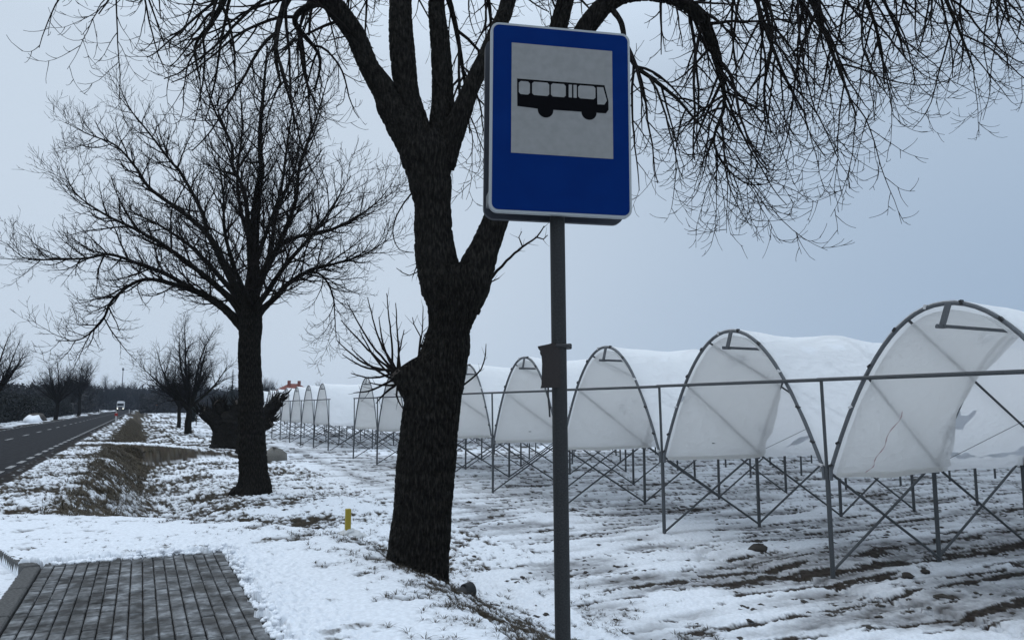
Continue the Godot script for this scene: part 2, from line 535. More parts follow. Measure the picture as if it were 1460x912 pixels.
func build_ground() -> void:
	# a fan of cells round the bus stop, finest near it and towards the road and the tunnels
	var turns := PackedFloat32Array()
	var a := -14.0
	while a < 68.0:
		turns.append(deg_to_rad(a)); a += 0.1
	while a < 346.0:
		turns.append(deg_to_rad(a)); a += 4.0
	var radii := PackedFloat32Array()
	for r in [0.4, 0.9, 1.5, 2.2, 2.9, 3.6, 4.1]: radii.append(r)
	var k0 := 455.0      # cells lengthen with the square of the distance
	while k0 > 14.0:
		radii.append(2108.0 / k0)
		k0 -= 1.0 if k0 < 330.0 else 1.4
	var far := radii[radii.size() - 1]
	while far < 1500.0:
		far *= 1.12
		radii.append(far)
	var cols := turns.size()
	var rows := radii.size()
	var s := Sheet.new()
	var pts := PackedVector3Array()
	pts.resize(rows * cols)
	var colors := PackedColorArray()
	colors.resize(rows * cols)
	for k in rows:
		for j in cols:
			var x := radii[k] * sin(turns[j])
			var f := radii[k] * cos(turns[j])
			ground(x, f)
			if radii[k] > 130.0: g_y = minf(g_y, 0.0) if x < 2.0 else g_y
			pts[k * cols + j] = Vector3(x, g_y, -f)
			colors[k * cols + j] = g_c
	s.grid(rows, cols, pts, true)
	s.c = colors
	var mid := s.v.size()
	s.v.append(Vector3(0, 0, 0)); s.n.append(Vector3.UP); s.c.append(colors[0])
	for j in cols:
		s.i.append_array(PackedInt32Array([mid, j, (j + 1) % cols]))
	setting("ground", s.mesh(), M.ground)

# ---------------------------------------------------------------- road and pavement
func strip(x0: float, x1: float, f0: float, f1: float, y: float, cuts: int) -> ArrayMesh:
	var s := Sheet.new()
	var pts := PackedVector3Array()
	for k in cuts + 1:
		var f := lerpf(f0, f1, pow(float(k) / cuts, 2.0))
		pts.append(Vector3(x0, y, -f)); pts.append(Vector3((x0 + x1) * 0.5, y + 0.02, -f)); pts.append(Vector3(x1, y, -f))
	s.grid(cuts + 1, 3, pts, false)
	return s.mesh()

func build_road() -> void:
	var road := setting("road", strip(-8.6, -2.82, -40.0, 1400.0, 0.0, 60), M.asphalt)
	var dash := BoxMesh.new(); dash.size = Vector3(0.14, 0.006, 1.0)
	for k in 110:
		var f := 12.0 + k * 2.0
		part(road, "edge_dash", dash, M.paint, Vector3(-3.03, 0.0045, -f))
	for k in 60:
		part(road, "edge_dash_across", dash, M.paint, Vector3(-8.38, 0.0045, -(40.0 + k * 2.0)))
	var long := BoxMesh.new(); long.size = Vector3(0.13, 0.006, 2.0)
	for k in 40:
		part(road, "centre_dash", long, M.paint, Vector3(-5.71, 0.0222, -(20.0 + k * 6.0)))

func build_paving() -> void:
	var s := Sheet.new()
	s.box(Vector3.ZERO, Vector3(0.091, 0.06, 0.187), 0.007)
	var brick := s.mesh()
	var paving := Node3D.new()
	paving.name = numbered("pavement")
	add_child(paving)
	paving.set_meta("kind", "structure")
	tag(paving, "grey brick pavement with trodden snow dust at the bus stop", "pavement")
	var count := 0
	for c in 18:
		var x := -0.80 + (c + 0.5) * 0.1
		for k in 24:
			var f := 4.75 + k * 0.2 + (0.1 if c % 2 else 0.0)
			if f > 9.22 or f < 5.15 - 0.48 * (x - 0.97) - 0.12: continue
			count += 1
			var b := part(paving, "brick", brick, M.brick[rng.randi() % 5], Vector3(x, -0.029 + rng.randf_range(-0.004, 0.004), -f))
			b.rotation = Vector3(rng.randf_range(-0.012, 0.012), rng.randf_range(-0.012, 0.012), rng.randf_range(-0.015, 0.015))
	# the bed and the bricks nearer than those one can pick apart
	var near := Sheet.new()
	for c in 18:
		var x := -0.80 + (c + 0.5) * 0.1
		for k in 24:
			var f := 1.95 + k * 0.2 + (0.1 if c % 2 else 0.0)
			if f > 5.15 - 0.48 * (x - 0.97) - 0.12 - 0.1: continue
			near.box(Vector3(x, -0.029, -f), Vector3(0.091, 0.06, 0.187), 0.007)
	part(paving, "bricks_underfoot", near.mesh(), M.brick[0]).set_meta("kind", "stuff")
	var bed := BoxMesh.new(); bed.size = Vector3(1.86, 0.04, 7.5)
	part(paving, "sand_bed", bed, M.clod, Vector3(0.07, -0.062, -5.6))
	var kerb := thing("kerb", "dark concrete kerb along the left edge of the brick pavement", "kerb", Vector3.ZERO)
	var ks := Sheet.new()
	ks.box(Vector3.ZERO, Vector3(0.15, 0.26, 0.985), 0.012)
	var km := ks.mesh()
	for k in 7:
		var q := part(kerb, "kerbstone", km, M.kerb, Vector3(-0.885, -0.112 + rng.randf_range(-0.004, 0.004), -(2.45 + k * 1.0)))
		q.rotation.z = rng.randf_range(-0.01, 0.01)
	for k in 4:
		var q := part(kerb, "kerbstone", km, M.kerb, Vector3(-0.885 - 0.15 - k * 0.30, -0.102, -(9.42 + k * 0.955)))
		q.rotation.y = 0.30

# ---------------------------------------------------------------- the sign
func rounded(w: float, h: float, r: float) -> PackedVector2Array:
	var o := PackedVector2Array()
	for c in 4:
		var mid := Vector2([w, -w, -w, w][c] * 0.5 - [r, -r, -r, r][c], [h, h, -h, -h][c] * 0.5 - [r, r, -r, -r][c])
		for k in 7:
			var t := PI * 0.5 * (c + k / 6.0)
			o.append(mid + Vector2(cos(t), sin(t)) * r)
	return o

func build_sign() -> void:
	var W := 0.605
	var H := 0.815
	var root := thing("bus_stop_sign", "blue bus stop sign with black bus on white panel, on grey steel post", "bus stop sign", Vector3(1.552, -0.05, -2.645))
	# the post leans a little
	var post := Sheet.new()
	var p := PackedVector3Array(); var r := PackedFloat32Array()
	for k in 16:
		p.append(Vector3(-0.022 * k / 15.0, -0.1 + 3.28 * k / 15.0, 0.0)); r.append(0.0315)
	post.tube(p, r, 28, true)
	part(root, "post", post.mesh(), M.post_steel)
	var head := Node3D.new()
	head.name = "sign_head"
	root.add_child(head)
	head.position = Vector3(-0.012, 2.845, 0.0)
	head.rotation = Vector3(0.0, -0.298, -0.006)
	var s := Sheet.new()
	s.plate(rounded(W, H, 0.035), 0.05, 0.075)
	part(head, "rim", s.mesh(), M.rim)
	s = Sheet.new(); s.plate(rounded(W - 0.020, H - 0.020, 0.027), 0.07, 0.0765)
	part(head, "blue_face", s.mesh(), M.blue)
	var pw := 0.437
	var ph := 0.478
	var px := -pw * 0.5 + 0.004
	var top := 0.322
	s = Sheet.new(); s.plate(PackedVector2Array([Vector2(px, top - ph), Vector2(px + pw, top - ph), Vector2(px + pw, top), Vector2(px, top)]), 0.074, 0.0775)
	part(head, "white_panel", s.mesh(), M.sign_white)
	var at := func(a: Array) -> PackedVector2Array:
		var o := PackedVector2Array()
		for q in a: o.append(Vector2(px + (q[0] - 80.0) * 0.000336, top - (q[1] + 383.0) * 0.000327))
		return o
	var outline := [[150, 97], [1275, 95], [1325, 305], [1325, 425], [1290, 474], [1165, 474]]
	for k in 13: outline.append([1070 + 98 * cos(PI * k / 12.0), 480 + 98 * sin(PI * k / 12.0)])
	outline.append([970, 476]); outline.append([612, 478])
	for k in 13: outline.append([512 + 99 * cos(PI * k / 12.0), 490 + 99 * sin(PI * k / 12.0)])
	outline.append([410, 478]); outline.append([155, 462])
	s = Sheet.new(); s.plate(at.call(outline), 0.076, 0.0783)
	var bus := part(head, "bus_symbol", s.mesh(), M.sign_black)
	var panes := []
	for w in [[172, 312, 128, 302, 24], [340, 558, 123, 301, 24], [580, 770, 125, 301, 24], [808, 850, 124, 296, 3], [870, 912, 124, 296, 3], [930, 1155, 122, 298, 24]]:
		var c: float = w[4]
		panes.append([[w[0] + c, w[2]], [w[1] - c, w[2]], [w[1], w[2] + c], [w[1], w[3] - c], [w[1] - c, w[3]], [w[0] + c, w[3]], [w[0], w[3] - c], [w[0], w[2] + c]])
	panes.append([[1176, 128], [1258, 126], [1304, 304], [1270, 358], [1180, 362]])
	for w in panes:
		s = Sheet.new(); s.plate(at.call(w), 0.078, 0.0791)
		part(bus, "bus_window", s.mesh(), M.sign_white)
	# a second plate, seen from behind, on the other side of the post
	s = Sheet.new(); s.plate(rounded(W + 0.012, H - 0.01, 0.045), -0.085, -0.06)
	part(head, "rear_plate", s.mesh(), M.dark_plate)
	for y in [0.26, -0.30]:
		s = Sheet.new(); s.box(Vector3(0.0, y, 0.0), Vector3(0.42, 0.035, 0.115), 0.004)
		part(head, "bracket", s.mesh(), M.galvanised)
	s = Sheet.new(); s.box(Vector3(-0.289, -0.335, -0.005), Vector3(0.022, 0.055, 0.10), 0.003)
	part(head, "edge_clip", s.mesh(), M.galvanised)
	# torn black board strapped to the post
	var rag := thing("torn_board", "torn black board strapped to the sign post with a dangling strap", "board", Vector3(1.545, 1.85, -2.645))
	s = Sheet.new()
	var o := PackedVector2Array()
	for q in [[0.0, 0.0], [-0.03, 0.012], [-0.046, 0.006], [-0.093, -0.004], [-0.090, -0.014], [-0.083, -0.022], [-0.083, -0.034], [-0.077, -0.045], [-0.075, -0.075], [-0.078, -0.16], [-0.082, -0.175], [-0.032, -0.172], [0.0, -0.172]]: o.append(Vector2(q[0], q[1]))
	s.plate(o, -0.004, 0.0)
	var bd := part(rag, "board", s.mesh(), M.rag)
	bd.rotation.y = -0.35
	bd.position = Vector3(-0.018, 0.0, 0.030)
	s = Sheet.new()
	p = PackedVector3Array(); r = PackedFloat32Array()
	for k in 25:
		p.append(Vector3(cos(TAU * k / 24.0) * 0.0345, 0.0, sin(TAU * k / 24.0) * 0.0345)); r.append(0.009)
	s.tube(p, r, 8)
	part(rag, "strap", s.mesh(), M.black_plastic)
	s = Sheet.new(); s.box(Vector3(0.039, 0.0, 0.004), Vector3(0.016, 0.024, 0.03), 0.004)
	part(rag, "buckle", s.mesh(), M.black_plastic)
	s = Sheet.new()
	p = PackedVector3Array(); r = PackedFloat32Array()
	for q in [[-0.066, -0.165, 0.014], [-0.067, -0.20, 0.014], [-0.065, -0.235, 0.016], [-0.062, -0.265, 0.016], [-0.059, -0.29, 0.012]]:
		p.append(Vector3(q[0], q[1], q[2])); r.append(0.0038)
	s.tube(p, r, 6, true)
	part(rag, "strap_end", s.mesh(), M.black_plastic)

# ---------------------------------------------------------------- tunnels
func hoop_at(u: float) -> Vector2:      # u from -1 (near foot) to 1 (far foot): (along the road, height)
	var w := sin(u * PI * 0.5)
	return Vector2(w * (SPAN * 0.5 - 0.055), GUTTER + (APEX - GUTTER) * (1.0 - pow(absf(w), 2.08)))

func film_point(u: float, x: float, out: float, f: FastNoiseLite) -> Vector3:
	var e := hoop_at(u)
	var e2 := hoop_at(minf(u + 0.02, 1.0))
	var e1 := hoop_at(maxf(u - 0.02, -1.0))
	var t := (e2 - e1).normalized()
	var nn := Vector2(-t.y, t.x)
	var b := x / BAY
	var between := sin(PI * (b - floorf(b)))
	var sag := 0.075 * between * (1.0 - 0.65 * absf(u))
	var k := out - sag + between * 0.05 * f.get_noise_2d(u * 40.0, x * 14.0) + 0.012 * f.get_noise_2d(u * 160.0, x * 22.0)
	return Vector3(x, e.y + nn.y * k, -(e.x + nn.x * k))

func film_mesh(x0: float, x1: float, u0: float, u1: float, across: int, along: int, out: float, hang: float, seed_: int, ragged := 0.0) -> ArrayMesh:
	var f := noise(seed_, 0.05, 2)
	var s := Sheet.new()
	var pts := PackedVector3Array()
	for j in along + 1:
		for k in across + 1:
			var u := lerpf(u0, u1, float(k) / across)
			var x := lerpf(x0, x1, float(j) / along)
			if ragged > 0.0 and j > along - 4:
				x += ragged * (0.9 * f.get_noise_2d(u * 60.0, 7.0) - 0.2 + 0.35 * sin(u * 9.0)) * (j - along + 4) / 4.0
			var q := film_point(u, x, out, f)
			var down := maxf(absf(u) - 0.97, 0.0) / 0.03
			q.y -= hang * down * (1.0 + 0.4 * f.get_noise_2d(x * 20.0, 3.0))
			pts.append(q)
	s.grid(along + 1, across + 1, pts, false)
	return s.mesh()

# snow left lying on the film: scattered pieces of it, a little above the sheet
func patches(seed_: int) -> ArrayMesh:
	var f := noise(seed_, 0.05, 2)
	var lie := noise(seed_ + 500, 0.35, 4)
	var s := Sheet.new()
	var na := 84
	var nx := 150
	var pts := PackedVector3Array()
	var on := PackedByteArray()
	for j in nx + 1:
		for k in na + 1:
			var u := lerpf(-0.97, 0.97, float(k) / na) + 0.004 * f.get_noise_2d(k * 31.0, j * 17.0)
			var x := 0.02 + (5.0 * BAY - 0.04) * j / nx
			var v := lie.get_noise_2d(u * 9.0, x * 1.5)
			var low := sstep(0.45, 0.75, absf(u)) * (1.0 - sstep(0.86, 0.93, absf(u)))
			if x < BAY * 0.9 and u > 0.0: low *= 0.3
			on.append(1 if v + 0.30 * low > 0.48 else 0)
			pts.append(film_point(u, x, 0.02, f))
	for j in nx:
		for k in na:
			var q := j * (na + 1) + k
			if on[q] + on[q + 1] + on[q + na + 1] + on[q + na + 2] < 3: continue
			if on[q] and on[q + 1] and on[q + na + 1] and on[q + na + 2]:
				s.quad(pts[q], pts[q + na + 1], pts[q + na + 2], pts[q + 1])
			elif not on[q]: s.tri(pts[q + 1], pts[q + na + 1], pts[q + na + 2])
			elif not on[q + 1]: s.tri(pts[q], pts[q + na + 1], pts[q + na + 2])
			elif not on[q + na + 1]: s.tri(pts[q], pts[q + na + 2], pts[q + 1])
			else: s.tri(pts[q], pts[q + na + 1], pts[q + 1])
	return s.mesh() if s.v.size() > 0 else null

func make_tunnel(root: Node3D, last: bool, seed_: int, detail: bool) -> void:
	# origin: middle of the front, on the field; the tunnel runs towards +x, its near side towards +z
	var hoop := hoop_mesh
	var h := SPAN * 0.5
	for k in BAYS + 1:
		part(root, "hoop", hoop, M.galvanised, Vector3(k * BAY, 0, 0))
		var lean := rng.randf_range(-0.02, 0.02)
		pipe(root, "post", Vector3(k * BAY + lean, -0.35, -h), Vector3(k * BAY, GUTTER + 0.06, -h), 0.031, M.dull_steel)
	pipe(root, "post_extension", Vector3(-0.005, GUTTER + 0.05, -h), Vector3(-0.03, RAIL - 0.02, -h), 0.022, M.dull_steel)
	if last:
		for k in BAYS + 1:
			pipe(root, "post", Vector3(k * BAY, -0.35, h), Vector3(k * BAY, GUTTER + 0.06, h), 0.031, M.dull_steel)
		pipe(root, "post_extension", Vector3(-0.005, GUTTER + 0.05, h), Vector3(-0.03, RAIL - 0.02, h), 0.022, M.dull_steel)
	for side in ([-h, h] if last else [-h]):
		for k in 3:
			var z: float = side
			pipe(root, "cross_brace", Vector3(k * BAY + 0.04, GUTTER - 0.04, z + 0.035), Vector3((k + 1) * BAY - 0.04, 0.05, z + 0.035), 0.0185, M.dull_steel)
			pipe(root, "cross_brace", Vector3(k * BAY + 0.04, 0.05, z - 0.035), Vector3((k + 1) * BAY - 0.04, GUTTER - 0.04, z - 0.035), 0.0185, M.dull_steel)
	pipe(root, "front_rail", Vector3(-0.035, RAIL, -h - 0.06), Vector3(-0.035, RAIL + rng.randf_range(-0.012, 0.012), h - 0.02 + (0.3 if last else 0.0)), 0.026, M.dull_steel)
	pipe(root, "ridge_pipe", Vector3(-0.12, APEX - 0.26, -0.02), Vector3(BAYS * BAY, APEX - 0.26, -0.02), 0.021, M.galvanised)
	var s := Sheet.new()
	s.box(Vector3(-0.02, APEX - 0.135, 0.02), Vector3(0.02, 0.27, 0.075), 0.004, Basis(Vector3.RIGHT, 0.35))
	s.box(Vector3(-0.03, APEX - 0.27, -0.03), Vector3(0.14, 0.03, 0.06), 0.004)
	part(root, "ridge_bracket", s.mesh(), M.galvanised)
	# wind braces under the film of the first bays: from hoop to hoop, a little lower on each
	for run in [[[0, 0.435], [1, 0.965]], [[0, 0.17], [1, 0.44], [2, 0.72], [3, 0.97]], [[0, -0.44], [1, -0.965]], [[1, 0.17], [2, 0.44]]]:
		for k in run.size() - 1:
			var a := hoop_at(run[k][1]); var e := hoop_at(run[k + 1][1])
			pipe(root, "wind_brace", Vector3(run[k][0] * BAY, a.y - 0.03, -a.x * 0.985), Vector3(run[k + 1][0] * BAY, e.y - 0.03, -e.x * 0.985), 0.0165, M.dull_steel)
	for run in [[1, 0.93, 3, 0.05]]:
		var a := hoop_at(run[1]); var e := hoop_at(run[3])
		pipe(root, "bracing_wire", Vector3(run[0] * BAY + 0.05, a.y, -a.x * 1.0), Vector3(run[2] * BAY, e.y + 0.02, -e.x), 0.004, M.dull_steel)
	part(root, "film", film_mesh(0.0, BAYS * BAY, -1.0, 1.0, 40, BAYS * 9, 0.035, 0.10, seed_), M.film)
	part(root, "end_lining", film_mesh(0.02, BAY * 1.02, -0.30, 1.0, 44, 14, -0.075, 0.05, seed_ + 9, 0.22), M.film_inner)
	part(root, "film_hem", film_mesh(0.03, BAY * 1.0, 0.955, 1.0, 6, 14, -0.086, 0.055, seed_ + 9), M.hem)
	var sp := patches(seed_)
	if sp: part(root, "snow_patch", sp, M.snow)
	if detail:
		var tab := BoxMesh.new(); tab.size = Vector3(0.075, 0.014, 0.006)
		var w := hoop_at(0.80)
		part(root, "film_label", tab, M.black_plastic, Vector3(0.95, w.y, -(w.x - 0.115)))
		var clip := BoxMesh.new(); clip.size = Vector3(0.05, 0.055, 0.03)
		for k in 12:
			var u := -0.97 + 1.94 * (k + 0.5) / 12.0
			var e := hoop_at(u)
			var e2 := hoop_at(u + 0.01)
			var o := part(root, "film_clip", clip, M.black_plastic if k % 3 else M.white_plastic, Vector3(-0.012, e.y + 0.012, -e.x))
			o.rotation.x = -atan2(e2.y - e.y, e2.x - e.x)

var hoop_mesh: ArrayMesh
func build_tunnels() -> void:
	var s := Sheet.new()
	var p := PackedVector3Array(); var r := PackedFloat32Array()
	for k in 45:
		var e := hoop_at(lerpf(-1.0, 1.0, k / 44.0))
		p.append(Vector3(0, e.y - (0.12 if k == 0 or k == 44 else 0.0), -e.x)); r.append(0.026)
	s.tube(p, r, 10)
	hoop_mesh = s.mesh()
	var order := ["nearest, rightmost", "second nearest", "third nearest", "fourth nearest", "fifth nearest", "sixth nearest", "seventh nearest", "farthest"]
	for k in 8:
		var f := 7.05 + SPAN * (k - 0.5)
		var t := thing("plastic_tunnel", "white plastic film tunnel on steel posts, %s of the row's front block" % order[k], "plastic tunnel", Vector3(TUNNEL_X, FIELD, -f), "front block of film tunnels")
		make_tunnel(t, k == 0, 100 + k, k < 6)
		if k == 0:
			var fold := noise(109, 0.05, 2)
			var streak := Sheet.new()
			var sp := PackedVector3Array(); var sr := PackedFloat32Array()
			for q in 22:
				sp.append(film_point(lerpf(0.56, 0.965, q / 21.0), 0.80 - 0.012 * q + 0.03 * sin(q * 0.9), -0.088, fold)); sr.append(0.0045 + 0.003 * sin(q * 2.1))
			streak.tube(sp, sr, 5)
			part(t, "red_smear", streak.mesh(), M.red_smear)
	var order2 := ["first", "second", "third", "fourth", "fifth", "sixth", "seventh"]
	for k in 7:
		var f := 7.05 + SPAN * (8.5 + k + 0.5)
		var t := thing("plastic_tunnel", "white plastic film tunnel in the far block beyond the gap, %s from the gap" % order2[k], "plastic tunnel", Vector3(TUNNEL_X + 0.1, FIELD, -f), "far block of film tunnels")
		make_tunnel(t, k == 0, 140 + k, false)

# Limb centre lines in metres from the tree's foot: x, y, z, radius
const NEAR_LIMBS := [
	["trunk", [[-0.024, -0.758, -0.009, 0.4639], [-0.021, -0.529, -0.007, 0.4176], [0.003, -0.328, 0.005, 0.3634], [0.051, 0.107, 0.029, 0.3286], [0.09, 0.697, 0.049, 0.317], [0.125, 1.145, 0.066, 0.317], [0.155, 1.524, 0.081, 0.317], [0.206, 1.868, 0.107, 0.3093], [0.3, 2.216, 0.153, 0.2706], [0.332, 2.449, 0.17, 0.2397], [0.365, 2.684, 0.186, 0.2861], [0.391, 2.905, 0.199, 0.3402], [0.39, 3.12, 0.198, 0.3093]]],
	["limb", [[0.351, 2.684, 0.179, 0.232], [0.265, 2.961, 0.136, 0.2706], [0.192, 3.24, 0.099, 0.2397], [0.16, 3.561, 0.084, 0.2165], [0.15, 3.836, 0.078, 0.2088], [0.118, 4.171, 0.062, 0.2474], [0.079, 4.459, 0.043, 0.3093], [0.047, 4.666, 0.027, 0.2629]]],
	["limb", [[0.449, 2.684, 0.228, 0.2165], [0.531, 2.961, 0.269, 0.2397], [0.607, 3.176, 0.307, 0.201], [0.69, 3.416, 0.348, 0.1624], [0.781, 3.682, 0.394, 0.1469], [0.916, 4.063, 0.405, 0.14], [1.151, 4.699, 0.355, 0.1347], [1.348, 5.344, 0.341, 0.1283], [1.55, 5.923, 0.331, 0.1176], [1.669, 6.257, 0.334, 0.1102], [1.767, 6.615, 0.327, 0.1067], [1.95, 7.333, 0.307, 0.0996], [2.212, 8.348, 0.214, 0.0807], [2.591, 9.734, 0.18, 0.0521], [2.838, 10.892, 0.191, 0.0263]]],
	["limb", [[1.055, 4.427, 0.363, 0.1102], [1.422, 5.169, 0.378, 0.1203], [1.65, 5.678, 0.492, 0.1203], [1.83, 6.069, 0.638, 0.1195], [1.933, 6.246, 0.745, 0.1228], [2.034, 6.368, 0.852, 0.1102], [2.2, 6.436, 0.991, 0.09], [2.384, 6.404, 1.194, 0.0812], [2.56, 6.293, 1.394, 0.0764], [2.712, 6.162, 1.526, 0.0759], [2.809, 5.956, 1.63, 0.0679], [2.882, 5.745, 1.666, 0.0641], [2.933, 5.537, 1.692, 0.0566], [2.957, 5.379, 1.704, 0.0415], [2.998, 5.114, 1.724, 0.0226], [2.942, 4.864, 1.752, 0.0195], [2.831, 4.634, 1.752, 0.0164], [2.812, 4.473, 1.743, 0.0134], [2.866, 4.218, 1.826, 0.0111], [3.021, 4.006, 1.959, 0.0088], [3.185, 3.975, 2.097, 0.0066], [3.283, 4.068, 2.146, 0.0044]]],
	["limb", [[0.05, 4.418, 0.029, 0.232], [-0.126, 4.75, -0.059, 0.2165], [-0.274, 5.001, -0.133, 0.1778], [-0.372, 5.228, -0.182, 0.1431], [-0.529, 5.508, -0.261, 0.116], [-0.683, 5.901, -0.338, 0.1199], [-0.888, 6.13, -0.328, 0.1222], [-1.059, 6.294, -0.302, 0.1056], [-1.316, 6.573, -0.318, 0.0819], [-1.606, 6.82, -0.24, 0.0581], [-1.95, 6.97, -0.188, 0.0353], [-2.303, 7.06, -0.252, 0.0209]]],
	["limb", [[0.072, 4.418, 0.039, 0.2165], [-0.041, 4.833, -0.017, 0.1546], [-0.133, 5.203, -0.063, 0.1392], [-0.192, 5.755, -0.092, 0.1469], [-0.185, 6.383, -0.201, 0.1331], [-0.151, 7.161, -0.295, 0.1109], [-0.207, 8.236, -0.547, 0.0811], [-0.154, 9.29, -0.632, 0.0492], [-0.208, 10.087, -0.659, 0.0205]]],
	["limb", [[0.151, 4.376, 0.079, 0.1933], [0.268, 4.83, 0.026, 0.1565], [0.308, 5.291, -0.066, 0.1268], [0.315, 5.908, -0.174, 0.1203], [0.299, 6.557, -0.294, 0.1055], [0.423, 7.523, -0.456, 0.0913], [0.728, 8.725, -0.639, 0.0687], [0.839, 9.929, -0.807, 0.0351]]],
	["limb", [[0.223, 4.335, 0.115, 0.1701], [0.323, 4.689, 0.221, 0.1383], [0.394, 4.917, 0.312, 0.1146], [0.485, 5.208, 0.358, 0.0993], [0.64, 5.568, 0.379, 0.0922], [0.791, 5.936, 0.398, 0.0928], [0.922, 6.243, 0.352, 0.0939], [0.996, 6.56, 0.389, 0.0861], [1.193, 7.344, 0.376, 0.0713], [1.348, 8.174, 0.453, 0.0475], [1.586, 9.118, 0.572, 0.0238]]],
	["branch", [[1.735, 6.523, 0.311, 0.0657], [2.005, 7.045, 0.67, 0.0641], [2.366, 7.385, 1.185, 0.0619], [2.83, 7.345, 1.752, 0.0521], [3.313, 7.03, 2.217, 0.0435], [3.772, 6.629, 2.558, 0.0322], [4.072, 6.159, 2.82, 0.0212], [4.282, 5.682, 2.924, 0.0141], [4.36, 5.289, 2.964, 0.0085]]],
	["branch", [[1.95, 7.333, 0.307, 0.0664], [2.77, 8.725, 0.381, 0.0687], [3.932, 9.507, 0.737, 0.0658], [5.213, 9.487, 1.266, 0.0577], [6.224, 8.961, 1.771, 0.0488], [6.844, 8.064, 2.192, 0.0351], [7.11, 7.298, 2.437, 0.0226], [7.228, 6.613, 2.495, 0.013]]],
	["branch", [[2.2, 6.436, 0.991, 0.047], [2.979, 7.173, 0.932, 0.0492], [3.912, 7.561, 1.063, 0.0467], [4.549, 7.284, 1.269, 0.0343], [4.854, 6.751, 1.421, 0.0215], [4.95, 6.176, 1.47, 0.0129]]],
	["branch", [[1.95, 7.333, 0.307, 0.0664], [2.325, 7.77, 1.388, 0.0528], [3.108, 7.634, 2.45, 0.0418], [3.8, 6.917, 3.243, 0.033], [4.196, 6.169, 3.664, 0.0224], [4.408, 5.658, 3.77, 0.0128]]],
	["branch", [[-1.059, 6.294, -0.302, 0.0603], [-1.378, 6.277, -0.349, 0.0521], [-1.536, 5.846, -0.316, 0.0331], [-1.558, 5.446, -0.327, 0.0221], [-1.498, 5.114, -0.298, 0.0118]]],
	["branch", [[-1.059, 6.294, -0.302, 0.0603], [-1.617, 6.593, -0.357, 0.0515], [-2.006, 6.364, -0.439, 0.0399], [-2.11, 6.019, -0.491, 0.0327], [-2.222, 5.759, -0.547, 0.0261], [-2.362, 5.5, -0.617, 0.016], [-2.297, 5.109, -0.584, 0.0087]]],
	["branch", [[-1.316, 6.573, -0.318, 0.0521], [-2.07, 7.114, -0.471, 0.0435], [-2.692, 6.876, -0.67, 0.0322], [-3.048, 6.465, -0.848, 0.0215], [-3.197, 6.058, -0.922, 0.0115], [-3.319, 5.817, -0.983, 0.0064]]],
	["branch", [[-0.888, 6.13, -0.328, 0.0535], [-1.044, 6.454, -0.853, 0.0481], [-1.215, 6.394, -1.274, 0.0374], [-0.907, 5.982, -1.232, 0.0202], [-0.949, 5.521, -1.253, 0.0118]]],
	["branch", [[-0.185, 6.383, -0.201, 0.0548], [-0.232, 7.27, -1.006, 0.0509], [-0.525, 7.689, -1.712, 0.0448], [-0.798, 7.462, -2.183, 0.0278], [-0.846, 6.788, -2.319, 0.0168]]],
	["branch", [[0.299, 6.557, -0.294, 0.0487], [0.819, 7.298, -0.705, 0.0434], [1.232, 7.341, -0.946, 0.0317], [1.404, 6.838, -1.084, 0.0204], [1.319, 6.122, -1.126, 0.0111]]],
	["branch", [[0.341, 6.531, -0.05, 0.0396], [0.538, 6.339, -0.287, 0.0328], [0.688, 5.982, -0.435, 0.0252], [0.785, 5.565, -0.499, 0.017], [0.836, 5.013, -0.473, 0.0102]]],
	["branch", [[2.83, 7.345, 1.752, 0.0372], [3.141, 6.541, 1.963, 0.0296], [3.287, 5.764, 2.092, 0.0221], [3.46, 5.195, 2.178, 0.0162], [3.648, 4.754, 2.272, 0.0096]]],
	["branch", [[3.313, 7.03, 2.217, 0.0363], [3.59, 6.251, 2.411, 0.0288], [3.711, 5.577, 2.528, 0.0215], [3.868, 5.023, 2.606, 0.0143], [3.965, 4.673, 2.654, 0.0086]]],
	["branch", [[3.912, 7.561, 1.063, 0.034], [4.173, 6.885, 1.193, 0.0289], [4.27, 6.22, 1.242, 0.0221], [4.166, 5.565, 1.19, 0.0153], [4.226, 5.013, 1.22, 0.0093]]],
	["branch", [[6.224, 8.961, 1.771, 0.0399], [6.326, 7.862, 1.933, 0.0333], [6.607, 6.963, 2.074, 0.0246], [6.778, 6.375, 2.159, 0.0158], [6.876, 5.987, 2.208, 0.0097]]],
	["branch", [[3.772, 6.629, 2.558, 0.0287], [3.997, 5.999, 2.782, 0.0212], [4.136, 5.445, 2.852, 0.0141], [4.158, 4.978, 2.862, 0.0078]]],
	["branch", [[2.034, 6.368, 0.852, 0.0394], [2.143, 6.12, 0.962, 0.0329], [2.132, 5.807, 1.068, 0.0294], [2.222, 5.533, 1.113, 0.0263], [2.414, 5.355, 1.209, 0.0232], [2.648, 5.127, 1.326, 0.0186], [2.802, 4.917, 1.403, 0.0139], [2.975, 4.691, 1.489, 0.0077]]],
]
const STUB := [
	["stub", [[0.184, 1.41, 0.095, 0.201], [0.084, 1.715, 0.046, 0.2242], [-0.022, 1.906, -0.007, 0.2126], [-0.107, 2.037, -0.05, 0.201]]],
]
